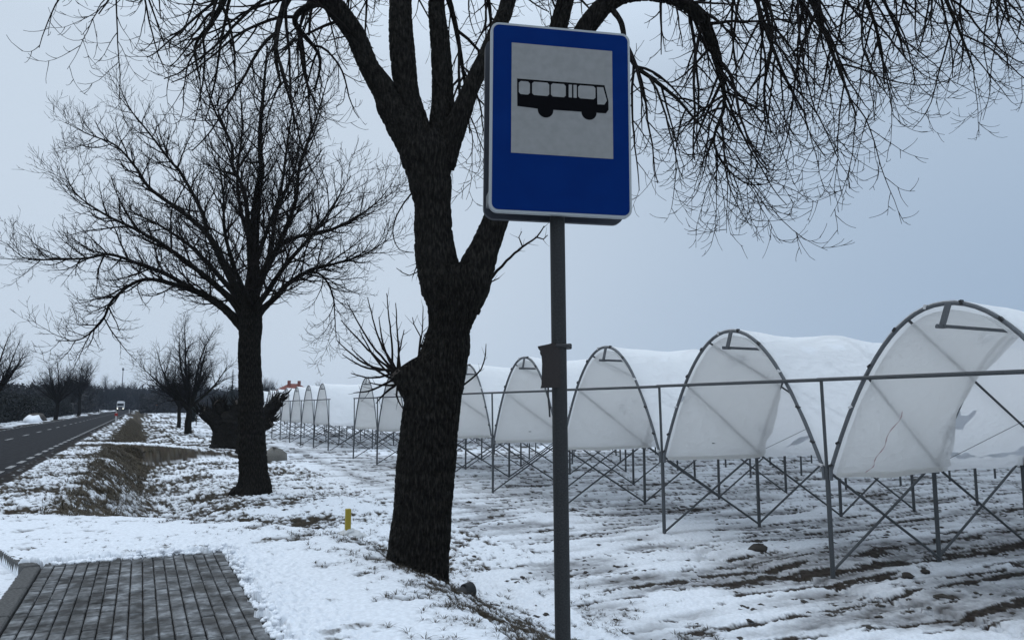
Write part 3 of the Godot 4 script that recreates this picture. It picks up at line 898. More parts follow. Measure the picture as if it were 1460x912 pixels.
const NEAR_SHOOTS := [
	["shoot", [[0.734, 3.016, 0.37, 0.0186], [0.895, 3.224, 0.451, 0.0155], [1.057, 3.384, 0.531, 0.0131], [1.198, 3.496, 0.602, 0.0101], [1.277, 3.625, 0.641, 0.0062]]],
	["shoot", [[1.057, 3.384, 0.531, 0.0093], [1.022, 3.496, 0.514, 0.0062], [1.05, 3.561, 0.528, 0.0046]]],
	["shoot", [[1.198, 3.496, 0.602, 0.0093], [1.269, 3.472, 0.637, 0.0077], [1.311, 3.52, 0.659, 0.0054]]],
	["shoot", [[0.734, 2.985, 0.37, 0.0093], [0.825, 3.032, 0.416, 0.0054]]],
	["shoot", [[0.434, 1.814, 0.221, 0.0124], [0.551, 1.906, 0.279, 0.0108], [0.647, 2.014, 0.327, 0.0085], [0.688, 2.177, 0.347, 0.007], [0.695, 2.293, 0.35, 0.0039]]],
	["shoot", [[0.048, 2.371, 0.028, 0.0116], [0.03, 2.154, 0.019, 0.0124], [0.027, 1.906, 0.017, 0.0139]]],
	["shoot", [[0.03, 2.154, 0.019, 0.0093], [0.061, 2.449, 0.034, 0.0077], [0.065, 2.716, 0.036, 0.0046]]],
	["shoot", [[0.048, 2.371, 0.028, 0.0077], [-0.023, 2.512, -0.008, 0.0062], [-0.038, 2.59, -0.016, 0.0039]]],
	["shoot", [[0.036, 2.216, 0.022, 0.0077], [0.09, 2.402, 0.048, 0.0062], [0.131, 2.449, 0.069, 0.0039]]],
	["shoot", [[0.104, 3.561, 0.055, 0.0093], [-0.003, 3.096, 0.002, 0.0077], [-0.143, 3.088, -0.068, 0.0054], [-0.208, 3.144, -0.1, 0.0039]]],
	["shoot", [[0.115, 3.803, 0.061, 0.0093], [0.009, 3.224, 0.008, 0.007], [-0.045, 3.04, -0.019, 0.0046]]],
	["shoot", [[0.18, 4.294, 0.094, 0.0139], [-0.149, 3.885, -0.071, 0.0093], [-0.25, 3.561, -0.121, 0.007], [-0.176, 3.352, -0.084, 0.0054], [-0.034, 3.32, -0.014, 0.0039]]],
	["shoot", [[-0.246, 1.99, -0.007, 0.0153], [-0.491, 2.321, -0.139, 0.0115], [-0.742, 2.737, -0.162, 0.0045]]],
	["shoot", [[-0.187, 1.964, 0.022, 0.0153], [-0.33, 2.308, -0.24, 0.0117], [-0.451, 2.831, -0.378, 0.0047]]],
	["shoot", [[-0.25, 1.966, -0.009, 0.0153], [-0.302, 2.349, 0.055, 0.0113], [-0.407, 2.802, 0.205, 0.0044]]],
	["shoot", [[-0.184, 1.969, 0.024, 0.0153], [-0.152, 2.283, -0.153, 0.0117], [-0.164, 2.768, -0.241, 0.0047]]],
	["shoot", [[-0.177, 1.854, 0.027, 0.0153], [-0.419, 2.04, -0.253, 0.0117], [-0.615, 2.246, -0.399, 0.0047]]],
	["shoot", [[-0.212, 1.972, 0.01, 0.0153], [-0.515, 2.086, -0.274, 0.0116], [-0.776, 2.336, -0.426, 0.0047]]],
	["shoot", [[-0.176, 1.91, 0.027, 0.0153], [-0.442, 2.239, -0.355, 0.0118], [-0.689, 2.588, -0.617, 0.0048]]],
	["shoot", [[-0.174, 1.86, 0.028, 0.0153], [-0.401, 2.123, -0.173, 0.0116], [-0.576, 2.445, -0.237, 0.0046]]],
	["shoot", [[-0.219, 1.975, 0.006, 0.0153], [-0.421, 1.915, -0.195, 0.0116], [-0.643, 1.967, -0.294, 0.0046]]],
	["shoot", [[-0.254, 1.897, -0.012, 0.0153], [-0.481, 1.778, 0.024, 0.0113], [-0.724, 1.744, 0.162, 0.0044]]],
	["shoot", [[-0.225, 1.835, 0.003, 0.0153], [-0.324, 1.742, -0.09, 0.0115], [-0.417, 1.638, -0.067, 0.0046]]],
	["shoot", [[-0.199, 1.955, 0.016, 0.0153], [-0.233, 1.721, 0.076, 0.0114], [-0.227, 1.585, 0.268, 0.0044]]],
	["shoot", [[-0.205, 1.85, 0.013, 0.0153], [-0.208, 2.126, 0.036, 0.0114], [-0.196, 2.424, 0.178, 0.0045]]],
	["shoot", [[-0.186, 1.899, 0.023, 0.0153], [-0.36, 2.234, 0.001, 0.0114], [-0.463, 2.552, 0.127, 0.0045]]],
	["shoot", [[-0.217, 1.994, 0.007, 0.0153], [-0.529, 2.015, -0.061, 0.0113], [-0.811, 2.151, -0.002, 0.0044]]],
	["shoot", [[-0.188, 1.841, 0.022, 0.0153], [-0.279, 1.84, -0.283, 0.0118], [-0.39, 1.877, -0.486, 0.0048]]],
]
const ASH_LIMBS := [
	["trunk", [[-0.029, -1.147, -0.004, 0.6213], [-0.001, -0.605, 0.01, 0.4751], [0.023, -0.394, 0.022, 0.402], [-0.007, -0.006, 0.007, 0.3563], [-0.059, 0.526, -0.019, 0.3472], [-0.101, 1.24, -0.04, 0.3289], [-0.144, 1.961, -0.062, 0.3015], [-0.188, 2.689, -0.083, 0.2924], [-0.208, 3.238, -0.094, 0.2924], [-0.209, 3.699, -0.094, 0.3015], [-0.209, 4.163, -0.094, 0.2741], [-0.21, 4.629, -0.095, 0.201], [-0.202, 5.324, -0.091, 0.1553], [-0.211, 6.462, -0.095, 0.1188], [-0.161, 7.404, -0.07, 0.0914], [-0.113, 7.966, -0.046, 0.0767], [-0.177, 8.807, -0.078, 0.0621], [-0.138, 10.114, -0.059, 0.0439], [-0.081, 11.42, -0.03, 0.0219]]],
	["limb", [[-0.282, 3.459, -0.131, 0.1381], [-0.457, 3.736, -0.218, 0.1305], [-0.904, 4.219, -0.441, 0.1074], [-1.465, 4.592, -0.721, 0.0844], [-2.144, 4.801, -0.837, 0.0608], [-2.69, 4.895, -0.998, 0.0484], [-3.103, 4.713, -1.092, 0.0406], [-3.496, 4.278, -1.177, 0.0344], [-3.677, 3.789, -1.267, 0.0269], [-4.129, 3.321, -1.493, 0.0194], [-4.702, 3.285, -1.779, 0.0105]]],
	["limb", [[-1.465, 4.592, -0.721, 0.0614], [-2.243, 5.133, -1.445, 0.0592], [-2.707, 5.362, -1.901, 0.0504], [-3.622, 5.753, -2.581, 0.0398], [-4.245, 5.675, -3.004, 0.0336], [-5.068, 5.656, -3.527, 0.0241], [-5.764, 5.715, -3.986, 0.0161], [-6.247, 6.114, -4.227, 0.0081]]],
	["limb", [[-0.364, 3.884, -0.171, 0.1074], [-0.656, 4.335, -0.206, 0.0993], [-1.017, 4.655, -0.162, 0.0831], [-1.65, 5.134, -0.031, 0.0621], [-2.306, 5.596, -0.024, 0.0466], [-2.956, 5.963, -0.125, 0.0374], [-3.736, 6.34, -0.291, 0.027], [-4.38, 6.827, -0.5, 0.017], [-4.715, 7.471, -0.668, 0.0085]]],
	["limb", [[-0.301, 3.977, -0.14, 0.1305], [-0.473, 4.476, -0.338, 0.1157], [-0.872, 5.382, -0.761, 0.0935], [-1.274, 6.28, -1.297, 0.0791], [-1.857, 6.95, -1.923, 0.0611], [-2.754, 7.766, -2.706, 0.0473], [-3.145, 8.396, -3.014, 0.0377], [-3.729, 9.12, -3.417, 0.0263], [-4.466, 9.495, -3.897, 0.0165], [-5.092, 9.857, -4.21, 0.0083]]],
	["limb", [[-1.274, 6.28, -1.297, 0.0601], [-1.465, 7.043, -1.616, 0.0544], [-2.015, 8.174, -2.114, 0.0436], [-2.279, 8.502, -2.246, 0.0371], [-2.912, 9.427, -2.674, 0.026], [-3.809, 10.644, -3.233, 0.0098]]],
	["limb", [[-0.249, 4.349, -0.114, 0.1074], [-0.302, 5.154, 0.195, 0.0831], [-0.565, 6.978, 0.622, 0.0559], [-0.886, 7.636, 0.685, 0.0437], [-0.97, 8.266, 0.755, 0.0362], [-1.381, 9.08, 0.662, 0.0259], [-1.681, 9.93, 0.624, 0.01]]],
	["limb", [[-0.15, 4.349, -0.065, 0.1074], [0.067, 5.057, -0.292, 0.0935], [0.552, 6.185, -0.496, 0.0732], [0.918, 7.361, -0.649, 0.0549], [1.046, 8.508, -0.809, 0.0424], [1.51, 10.156, -0.801, 0.0247], [1.791, 11.445, -0.772, 0.0099]]],
	["limb", [[0.555, 6.106, -0.495, 0.0604], [1.013, 6.237, -0.043, 0.0504], [1.381, 6.248, 0.365, 0.0405], [1.937, 6.449, 0.866, 0.0293], [2.655, 6.999, 1.336, 0.0184], [3.064, 7.578, 1.54, 0.0092]]],
	["limb", [[-0.103, 3.055, -0.041, 0.1381], [-0.024, 3.607, -0.002, 0.1074], [-0.007, 4.033, 0.007, 0.0952], [0.389, 4.517, 0.205, 0.0767], [0.643, 4.835, 0.332, 0.0645], [1.139, 5.173, 0.803, 0.0486], [1.68, 5.302, 1.296, 0.0361], [2.299, 5.521, 1.717, 0.0239], [2.83, 5.905, 2.094, 0.0104]]],
	["limb", [[0.643, 4.835, 0.332, 0.0399], [1.194, 5.209, 0.159, 0.036], [1.578, 5.129, 0.128, 0.0285], [1.853, 4.642, 0.153, 0.0223], [1.919, 4.064, 0.186, 0.0159], [1.97, 3.393, 0.212, 0.008]]],
	["limb", [[-0.209, 4.163, -0.094, 0.0921], [-0.452, 4.414, 0.679, 0.0736], [-0.821, 4.856, 1.612, 0.0557], [-1.158, 5.608, 2.338, 0.0398], [-1.264, 6.292, 2.844, 0.0258], [-1.449, 7.129, 3.199, 0.01]]],
	["limb", [[-0.183, 4.349, -0.081, 0.0921], [0.051, 5.065, -0.97, 0.0803], [0.482, 6.086, -1.985, 0.0678], [0.764, 7.591, -2.85, 0.053], [1.292, 9.09, -3.145, 0.0361], [1.522, 10.63, -3.477, 0.0129]]],
	["limb", [[-0.173, 4.07, -0.076, 0.0921], [-0.023, 4.398, 1.005, 0.0732], [0.213, 4.922, 2.24, 0.0553], [0.561, 5.42, 3.308, 0.0396], [0.863, 5.942, 4.018, 0.023], [1.19, 6.65, 4.517, 0.0075]]],
	["limb", [[-0.239, 4.07, -0.109, 0.0921], [-0.495, 4.688, -1.355, 0.0807], [-1.061, 5.669, -2.755, 0.0678], [-1.6, 6.471, -3.919, 0.0527], [-2.487, 7.276, -5.032, 0.0361], [-3.409, 7.835, -5.94, 0.0129]]],
	["limb", [[-0.186, 5.324, -0.083, 0.0767], [0.053, 6.185, 0.26, 0.0532], [0.314, 7.265, 0.614, 0.0391], [0.404, 8.525, 0.882, 0.0268], [0.492, 9.779, 1.15, 0.0103]]],
	["limb", [[-0.198, 5.664, -0.089, 0.0614], [-0.461, 6.746, -0.779, 0.0504], [-0.576, 8.093, -1.395, 0.0388], [-0.464, 9.69, -1.786, 0.0263], [-0.592, 11.276, -2.074, 0.0116]]],
]

# ---------------------------------------------------------------- trees
func line_at(p: PackedVector3Array, r: PackedFloat32Array, t: float) -> Array:
	var q := t * (p.size() - 1)
	var k := mini(int(q), p.size() - 2)
	return [p[k].lerp(p[k + 1], q - k), (p[k + 1] - p[k]).normalized(), lerpf(r[k], r[k + 1], q - k)]

# side branches on a branch, and side branches on those
func sprout(s: Sheet, p: PackedVector3Array, r: PackedFloat32Array, level: int, P: Dictionary) -> void:
	var total := 0.0
	for k in p.size() - 1: total += p[k].distance_to(p[k + 1])
	var want: float = total * P.per_metre[level]
	var count := int(want) + (1 if rng.randf() < want - int(want) else 0)
	count = maxi(count, P.least[level])
	var around := rng.randf() * TAU
	var start: float = P.from[level]
	var segs: int = P.segs[level]
	for k in count:
		var t := start + (0.99 - start) * (k + rng.randf()) / count
		var at := line_at(p, r, t)
		var tangent: Vector3 = at[1]
		around += 2.4 + rng.randf_range(-0.5, 0.5)
		var side := tangent.cross(Vector3(0.2, 0.9, 0.35)).normalized().rotated(tangent, around)
		var ang: float = P.angle[level] * rng.randf_range(0.7, 1.25)
		var d := (tangent * cos(ang) + side * sin(ang)).normalized()
		var length: float = P.length[level] * rng.randf_range(0.5, 1.25) * (1.0 - P.shorter[level] * t)
		var r0: float = minf(at[2] * 0.7, P.radius[level] * (0.6 + 0.5 * length / P.length[level]))
		r0 = maxf(r0, P.thin)
		var pts := PackedVector3Array([at[0]])
		var rad := PackedFloat32Array([r0])
		var pos: Vector3 = at[0]
		var step := length / segs
		var pull0: float = P.pull0[level]
		var pull1: float = P.pull1[level]
		var wander: float = P.wander[level]
		for q in segs:
			var u := float(q + 1) / segs
			d.y += lerpf(pull0, pull1, u)
			d += Vector3(rng.randf_range(-wander, wander), rng.randf_range(-wander, wander), rng.randf_range(-wander, wander))
			d = d.normalized()
			pos += d * step
			pts.append(pos)
			rad.append(maxf(lerpf(r0, r0 * 0.28, u), P.thin * 0.6))
		s.tube(pts, rad, P.sides[level])
		if level < P.last:
			sprout(s, pts, rad, level + 1, P)

# a limb with fissured bark
func bark_limb(points: Array, sides: int, step: float, relief: float, flare := false) -> ArrayMesh:
	var c := Curve3D.new()
	var rad := PackedFloat32Array()
	var n := points.size()
	for k in n:
		var a: Array = points[maxi(k - 1, 0)]
		var b: Array = points[mini(k + 1, n - 1)]
		var t := (Vector3(b[0], b[1], b[2]) - Vector3(a[0], a[1], a[2])) / 6.0
		c.add_point(Vector3(points[k][0], points[k][1], points[k][2]), -t, t)
	c.bake_interval = 0.02
	var total := c.get_baked_length()
	var marks := PackedFloat32Array()
	for k in n: marks.append(c.get_closest_offset(Vector3(points[k][0], points[k][1], points[k][2])))
	var rows := maxi(int(total / step), 4)
	var pts := PackedVector3Array()
	var tan0 := (c.sample_baked(0.05) - c.sample_baked(0.0)).normalized()
	var a := tan0.cross(Vector3(0.3, 0.1, 0.95)).normalized()
	var seg := 0
	for k in rows + 1:
		var off := total * k / rows
		while seg < n - 2 and off > marks[seg + 1]: seg += 1
		var u := clampf((off - marks[seg]) / maxf(marks[seg + 1] - marks[seg], 0.001), 0.0, 1.0)
		var r: float = lerpf(points[seg][3], points[seg + 1][3], u * u * (3.0 - 2.0 * u))
		var at := c.sample_baked(off, true)
		var t := (c.sample_baked(minf(off + 0.04, total), true) - c.sample_baked(maxf(off - 0.04, 0.0), true)).normalized()
		a = (a - t * a.dot(t)).normalized()
		var b := t.cross(a)
		for s in sides:
			var w := TAU * s / sides
			var d := a * cos(w) + b * sin(w)
			var q := at + d * r
			var shape := 1.0 + 0.06 * n_mid.get_noise_3d(q.x * 0.8, q.y * 0.35, q.z * 0.8)
			if flare: shape += 0.10 * n_low.get_noise_3d(q.x * 6.0, q.y * 1.5, q.z * 6.0) + 0.16 * sstep(-0.15, -0.75, q.y) * (1.0 + sin(w * 5.0))
			var ridge := absf(n_bark.get_noise_3d(q.x, q.y * 0.20, q.z))
			var crack := 1.0 - sstep(0.0, 0.32, ridge)
			pts.append(at + d * (r * shape - relief * minf(1.0, r / 0.12) * crack + relief * 0.35 * n_fine.get_noise_3d(q.x * 3.0, q.y * 2.0, q.z * 3.0)))
	var s := Sheet.new()
	s.grid(rows + 1, sides, pts, true)
	return s.mesh()

func line_of(points: Array, every := 0.12) -> Array:
	var c := Curve3D.new()
	var n := points.size()
	for k in n:
		var a: Array = points[maxi(k - 1, 0)]
		var b: Array = points[mini(k + 1, n - 1)]
		var t := (Vector3(b[0], b[1], b[2]) - Vector3(a[0], a[1], a[2])) / 6.0
		c.add_point(Vector3(points[k][0], points[k][1], points[k][2]), -t, t)
	var p := PackedVector3Array(); var r := PackedFloat32Array()
	for k in n - 1:
		var d := Vector3(points[k][0], points[k][1], points[k][2]).distance_to(Vector3(points[k + 1][0], points[k + 1][1], points[k + 1][2]))
		var cuts := clampi(int(d / every), 1, 8)
		for q in cuts:
			p.append(c.sample(k, float(q) / cuts) + Vector3(rng.randf_range(-1, 1), rng.randf_range(-1, 1), rng.randf_range(-1, 1)) * minf(0.02, points[k][3] * 0.35))
			r.append(lerpf(points[k][3], points[k + 1][3], float(q) / cuts))
	p.append(Vector3(points[n - 1][0], points[n - 1][1], points[n - 1][2])); r.append(points[n - 1][3])
	return [p, r]

func tail(points: Array, k: int) -> Array:
	return points.slice(k)

func build_near_tree() -> void:
	rng.seed = 77
	var t := thing("ash_tree", "large dark tree with forked trunk and drooping twigs right behind the sign", "tree", Vector3(2.69, 0.0, -7.77), "bare roadside trees")
	var hang := {"per_metre": [4.6, 5.0, 5.6], "least": [3, 3, 2], "from": [0.22, 0.10, 0.12], "segs": [11, 7, 5], "angle": [0.95, 0.75, 0.75], "length": [1.75, 0.70, 0.30], "shorter": [0.35, 0.45, 0.4],
		"radius": [0.021, 0.0105, 0.0066], "thin": 0.0042, "pull0": [-0.34, -0.12, -0.02], "pull1": [0.16, 0.30, 0.26], "wander": [0.12, 0.13, 0.14], "sides": [5, 4, 3], "last": 2}
	var up := hang.duplicate(true)
	up.per_metre = [4.5, 5.0, 6.0]
	up.length = [1.15, 0.55, 0.25]
	up.pull0 = [-0.06, -0.06, 0.0]
	up.pull1 = [-0.04, 0.12, 0.12]
	up.from = [0.30, 0.15, 0.12]
	var crown := Sheet.new()
	for l in NEAR_LIMBS:
		var pts: Array = l[1]
		var name_: String = l[0]
		if name_ == "trunk":
			part(t, "trunk", bark_limb(pts, 150, 0.016, 0.026, true), M.bark)
			continue
		if name_ == "limb":
			part(t, "limb", bark_limb(pts, 56, 0.022, 0.020), M.bark)
		else:
			part(t, "branch", bark_limb(pts, 14, 0.04, 0.008), M.bark)
		var q := line_of(pts)
		if name_ == "branch":
			sprout(crown, q[0], q[1], 0, hang)
		elif pts.size() > 8:
			up.from[0] = 0.42
			sprout(crown, q[0], q[1], 0, up)
			if pts.size() > 20:      # the broken limb that arches out to the right
				var h2 := line_of(tail(pts, 6))
				sprout(crown, h2[0], h2[1], 0, hang)
	var st: Array = STUB[0][1]
	part(t, "sawn_stub", bark_limb(st, 48, 0.016, 0.016), M.bark)
	var e: Array = st[st.size() - 1]
	var b: Array = st[st.size() - 2]
	var dir := (Vector3(e[0], e[1], e[2]) - Vector3(b[0], b[1], b[2])).normalized()
	var cut := Sheet.new()
	cut.tube(PackedVector3Array([Vector3(e[0], e[1], e[2]) - dir * 0.03, Vector3(e[0], e[1], e[2]) + dir * 0.004]), PackedFloat32Array([e[3] * 0.97, e[3] * 0.93]), 24, true)
	part(t, "cut_face", cut.mesh(), M.cut_wood)
	var shoots := Sheet.new()
	var fine := {"per_metre": [7.0], "least": [2], "from": [0.3], "segs": [4], "angle": [0.7], "length": [0.16], "shorter": [0.3], "radius": [0.004], "thin": 0.0028, "pull0": [0.05], "pull1": [0.05], "wander": [0.1], "sides": [4], "last": 0}
	for l in NEAR_SHOOTS:
		var q := line_of(l[1], 0.06)
		shoots.tube(q[0], q[1], 5)
		sprout(shoots, q[0], q[1], 0, fine)
	part(t, "shoots", shoots.mesh(), M.twig).set_meta("kind", "stuff")
	part(t, "crown", crown.mesh(), M.twig)

func build_second_tree() -> void:
	rng.seed = 78
	var t := thing("ash_tree", "bare spreading tree with fan of fine branches, left of the sign", "tree", Vector3(2.68, 0.0, -20.2), "bare roadside trees")
	var P := {"per_metre": [5.0, 6.6, 7.0], "least": [3, 3, 2], "from": [0.16, 0.12, 0.15], "segs": [8, 6, 3], "angle": [0.72, 0.70, 0.65], "length": [1.7, 0.72, 0.30], "shorter": [0.45, 0.4, 0.35],
		"radius": [0.026, 0.0135, 0.0078], "thin": 0.006, "pull0": [0.02, 0.05, 0.10], "pull1": [0.10, 0.14, 0.16], "wander": [0.17, 0.21, 0.20], "sides": [5, 3, 3], "last": 2}
	var crown := Sheet.new()
	for l in ASH_LIMBS:
		var pts: Array = l[1]
		if l[0] == "trunk":
			part(t, "trunk", bark_limb(pts, 48, 0.045, 0.028, true), M.bark)
			var q := line_of(pts.slice(11))
			sprout(crown, q[0], q[1], 0, P)
		else:
			part(t, "limb", bark_limb(pts, 14, 0.07, 0.012), M.bark)
			var q := line_of(pts)
			sprout(crown, q[0], q[1], 0, P)
	part(t, "crown", crown.mesh(), M.twig)

# a whole bare tree grown from its trunk; height in metres
func make_tree(called: String, label: String, height: float, spread: float, fork: float, dense: float, seed_: int, at: Vector3, group: String, wood: Material) -> Node3D:
	rng.seed = seed_
	var t := thing(called, label, "tree", at, group)
	var r0 := height * 0.028
	var trunk := PackedVector3Array(); var rad := PackedFloat32Array()
	var pos := Vector3(0, -0.5, 0)
	for k in 8:
		trunk.append(pos)
		rad.append(r0 * (1.5 if k == 0 else lerpf(1.05, 0.7, k / 7.0)))
		pos += Vector3(rng.randf_range(-0.06, 0.06), (fork * height + 0.5) / 7.0, rng.randf_range(-0.06, 0.06))
	var s := Sheet.new()
	s.tube(trunk, rad, 12, true)
	part(t, "trunk", s.mesh(), wood)
	var crown := Sheet.new()
	var P := {"per_metre": [2.0 * dense, 2.7 * dense, 4.2 * dense], "least": [4, 3, 3], "from": [0.18, 0.12, 0.12], "segs": [6, 4, 3], "angle": [0.75, 0.72, 0.65], "length": [height * 0.20, height * 0.10, height * 0.05], "shorter": [0.45, 0.4, 0.3],
		"radius": [height * 0.0038, height * 0.0016, height * 0.0010], "thin": height * 0.0008, "pull0": [0.04, 0.06, 0.08], "pull1": [0.08, 0.12, 0.12], "wander": [0.16, 0.18, 0.15], "sides": [4, 3, 3], "last": 2}
	var limbs := 13
	for k in limbs:
		var az := TAU * k / limbs + rng.randf_range(-0.3, 0.3)
		var steep := lerpf(0.40, 1.40, rng.randf()) if k > 0 else 1.5
		var d := Vector3(cos(az) * cos(steep), sin(steep), sin(az) * cos(steep))
		var p := PackedVector3Array(); var r := PackedFloat32Array()
		var start := Vector3(0, fork * height * rng.randf_range(0.78, 1.0), 0)
		var length := 0.86 * height / sqrt(pow(cos(steep) / spread, 2.0) + pow(sin(steep) / (1.0 - fork), 2.0)) * rng.randf_range(0.85, 1.05)
		p.append(start); r.append(r0 * 0.55)
		for q in 9:
			d += Vector3(rng.randf_range(-0.11, 0.11), 0.05 + rng.randf_range(-0.06, 0.06), rng.randf_range(-0.11, 0.11))
			d = d.normalized()
			start += d * length / 9.0
			p.append(start); r.append(lerpf(r0 * 0.5, height * 0.0014, (q + 1) / 9.0))
		var lm := Sheet.new()
		lm.tube(p, r, 7)
		part(t, "limb", lm.mesh(), wood)
		sprout(crown, p, r, 0, P)
	part(t, "crown", crown.mesh(), M.far_twig)
	return t

func make_pollard(label: String, at: Vector3, height: float, r: float, lobes: Array, seed_: int) -> void:
	rng.seed = seed_
	var t := thing("pollard_willow", label, "tree", at, "cut back willows behind the second tree")
	part(t, "trunk", bark_limb([[0, -0.5, 0, r * 1.25], [0.02, 0.1, 0, r * 1.08], [0.0, height * 0.35, 0, r * 0.92], [0.03, height * 0.62, 0, r * 0.90], [0.05, height * 0.85, 0, r * 0.86], [0.05, height * 1.05, 0, r * 0.72], [0.05, height * 1.22, 0, r * 0.45], [0.05, height * 1.3, 0, 0.02]], 48, 0.05, 0.05, true), M.bark)
	var shoots := Sheet.new()
	for l in lobes:
		var e: Vector3 = l[0]
		var w: float = l[1]
		part(t, "limb", bark_limb([[e.x * 0.05, height * 0.22, e.z * 0.05, w * 0.9], [e.x * 0.22, height * 0.5, e.z * 0.22, w * 1.15], [e.x * 0.5, lerpf(height * 0.6, e.y, 0.45), e.z * 0.5, w * 1.0], [e.x * 0.8, lerpf(height * 0.6, e.y, 0.8), e.z * 0.8, w * 0.95], [e.x, e.y, e.z, w * 0.8]], 24, 0.06, 0.04), M.bark)
		var cap := Sheet.new()
		cap.tube(PackedVector3Array([Vector3(e.x, e.y, e.z) - Vector3(e.x, 0.4, e.z).normalized() * 0.05, Vector3(e.x, e.y, e.z) + Vector3(e.x, 0.4, e.z).normalized() * 0.015]), PackedFloat32Array([w * 0.79, w * 0.72]), 14, true)
		part(t, "cut_face", cap.mesh(), M.cut_wood)
		for k in 210:
			var along := rng.randf_range(0.3, 1.05)
			var from := Vector3(e.x * along, lerpf(height * 0.55, e.y, along), e.z * along) + Vector3(rng.randf_range(-1, 1), rng.randf_range(-0.2, 0.8), rng.randf_range(-1, 1)) * w * 0.8
			var d := Vector3(rng.randf_range(-0.8, 0.8) + e.x * 0.5, rng.randf_range(0.2, 1.0), rng.randf_range(-0.8, 0.8)).normalized()
			var len_ := rng.randf_range(0.12, 0.42)
			shoots.tube(PackedVector3Array([from, from + d * len_ * 0.5, from + (d + Vector3(0, 0.25, 0)) * len_]), PackedFloat32Array([0.030, 0.024, 0.010]), 4)
	part(t, "shoots", shoots.mesh(), M.bark_dark).set_meta("kind", "stuff")

func make_conifer(label: String, height: float, at: Vector3, seed_: int, group: String) -> Node3D:
	rng.seed = seed_
	var t := thing("conifer", label, "conifer", at, group)
	var s := Sheet.new()
	s.tube(PackedVector3Array([Vector3(0, -0.3, 0), Vector3(0, height * 0.5, 0), Vector3(0, height, 0)]), PackedFloat32Array([height * 0.02, height * 0.012, 0.01]), 7)
	part(t, "trunk", s.mesh(), M.bark_dark)
	var c := Sheet.new()
	var y := height * 0.06
	while y < height * 0.98:
		var reach := height * 0.24 * (1.0 - y / height) * rng.randf_range(0.8, 1.15) + 0.06
		var n := 7 + int(reach * 5.0)
		for k in n:
			var az := TAU * (k + rng.randf()) / n
			var out := Vector3(cos(az), 0, sin(az))
			var side := Vector3(-sin(az), 0, cos(az))
			var len_ := reach * rng.randf_range(0.65, 1.1)
			var a := Vector3(0, y + rng.randf_range(-0.1, 0.1), 0)
			for q in 4:
				var u := (q + 0.4) / 4.0
				var w := len_ * 0.16 * (1.25 - u)
				var m := a + out * len_ * u + Vector3(0, -len_ * 0.30 * u + 0.10 * len_ * u * u, 0)
				c.tri(m - side * w, m + out * len_ * 0.34 + Vector3(0, -0.05 * len_, 0), m + side * w)
				c.tri(m - side * w * 0.6 + Vector3(0, 0.04, 0), m + out * len_ * 0.25 - Vector3(0, len_ * 0.22, 0), m + side * w * 0.6)
		y += height * 0.032
	part(t, "crown", c.mesh(), M.conifer)
	return t

# a mass of small twigs and leaves round a box of given size
func thicket(size: Vector3, count: int, leaf: float, seed_: int, lumps: float) -> ArrayMesh:
	rng.seed = seed_
	var f := noise(seed_, 0.35, 3)
	var s := Sheet.new()
	for k in count:
		var q := Vector3(rng.randf_range(-0.5, 0.5), rng.randf(), rng.randf_range(-0.5, 0.5))
		var top := 1.0 - lumps * 0.5 + lumps * f.get_noise_2d(q.x * size.x, q.z * size.z)
		var at := Vector3(q.x * size.x, q.y * size.y * top, q.z * size.z * (1.0 - 0.25 * q.y))
		var d := Vector3(rng.randfn(), rng.randfn() * 0.8 + 0.5, rng.randfn()).normalized() * leaf * rng.randf_range(0.6, 1.5)
		var w := d.cross(Vector3(rng.randfn(), rng.randfn(), rng.randfn())).normalized() * leaf * 0.28
		s.tri(at - w, at + d, at + w)
	return s.mesh()

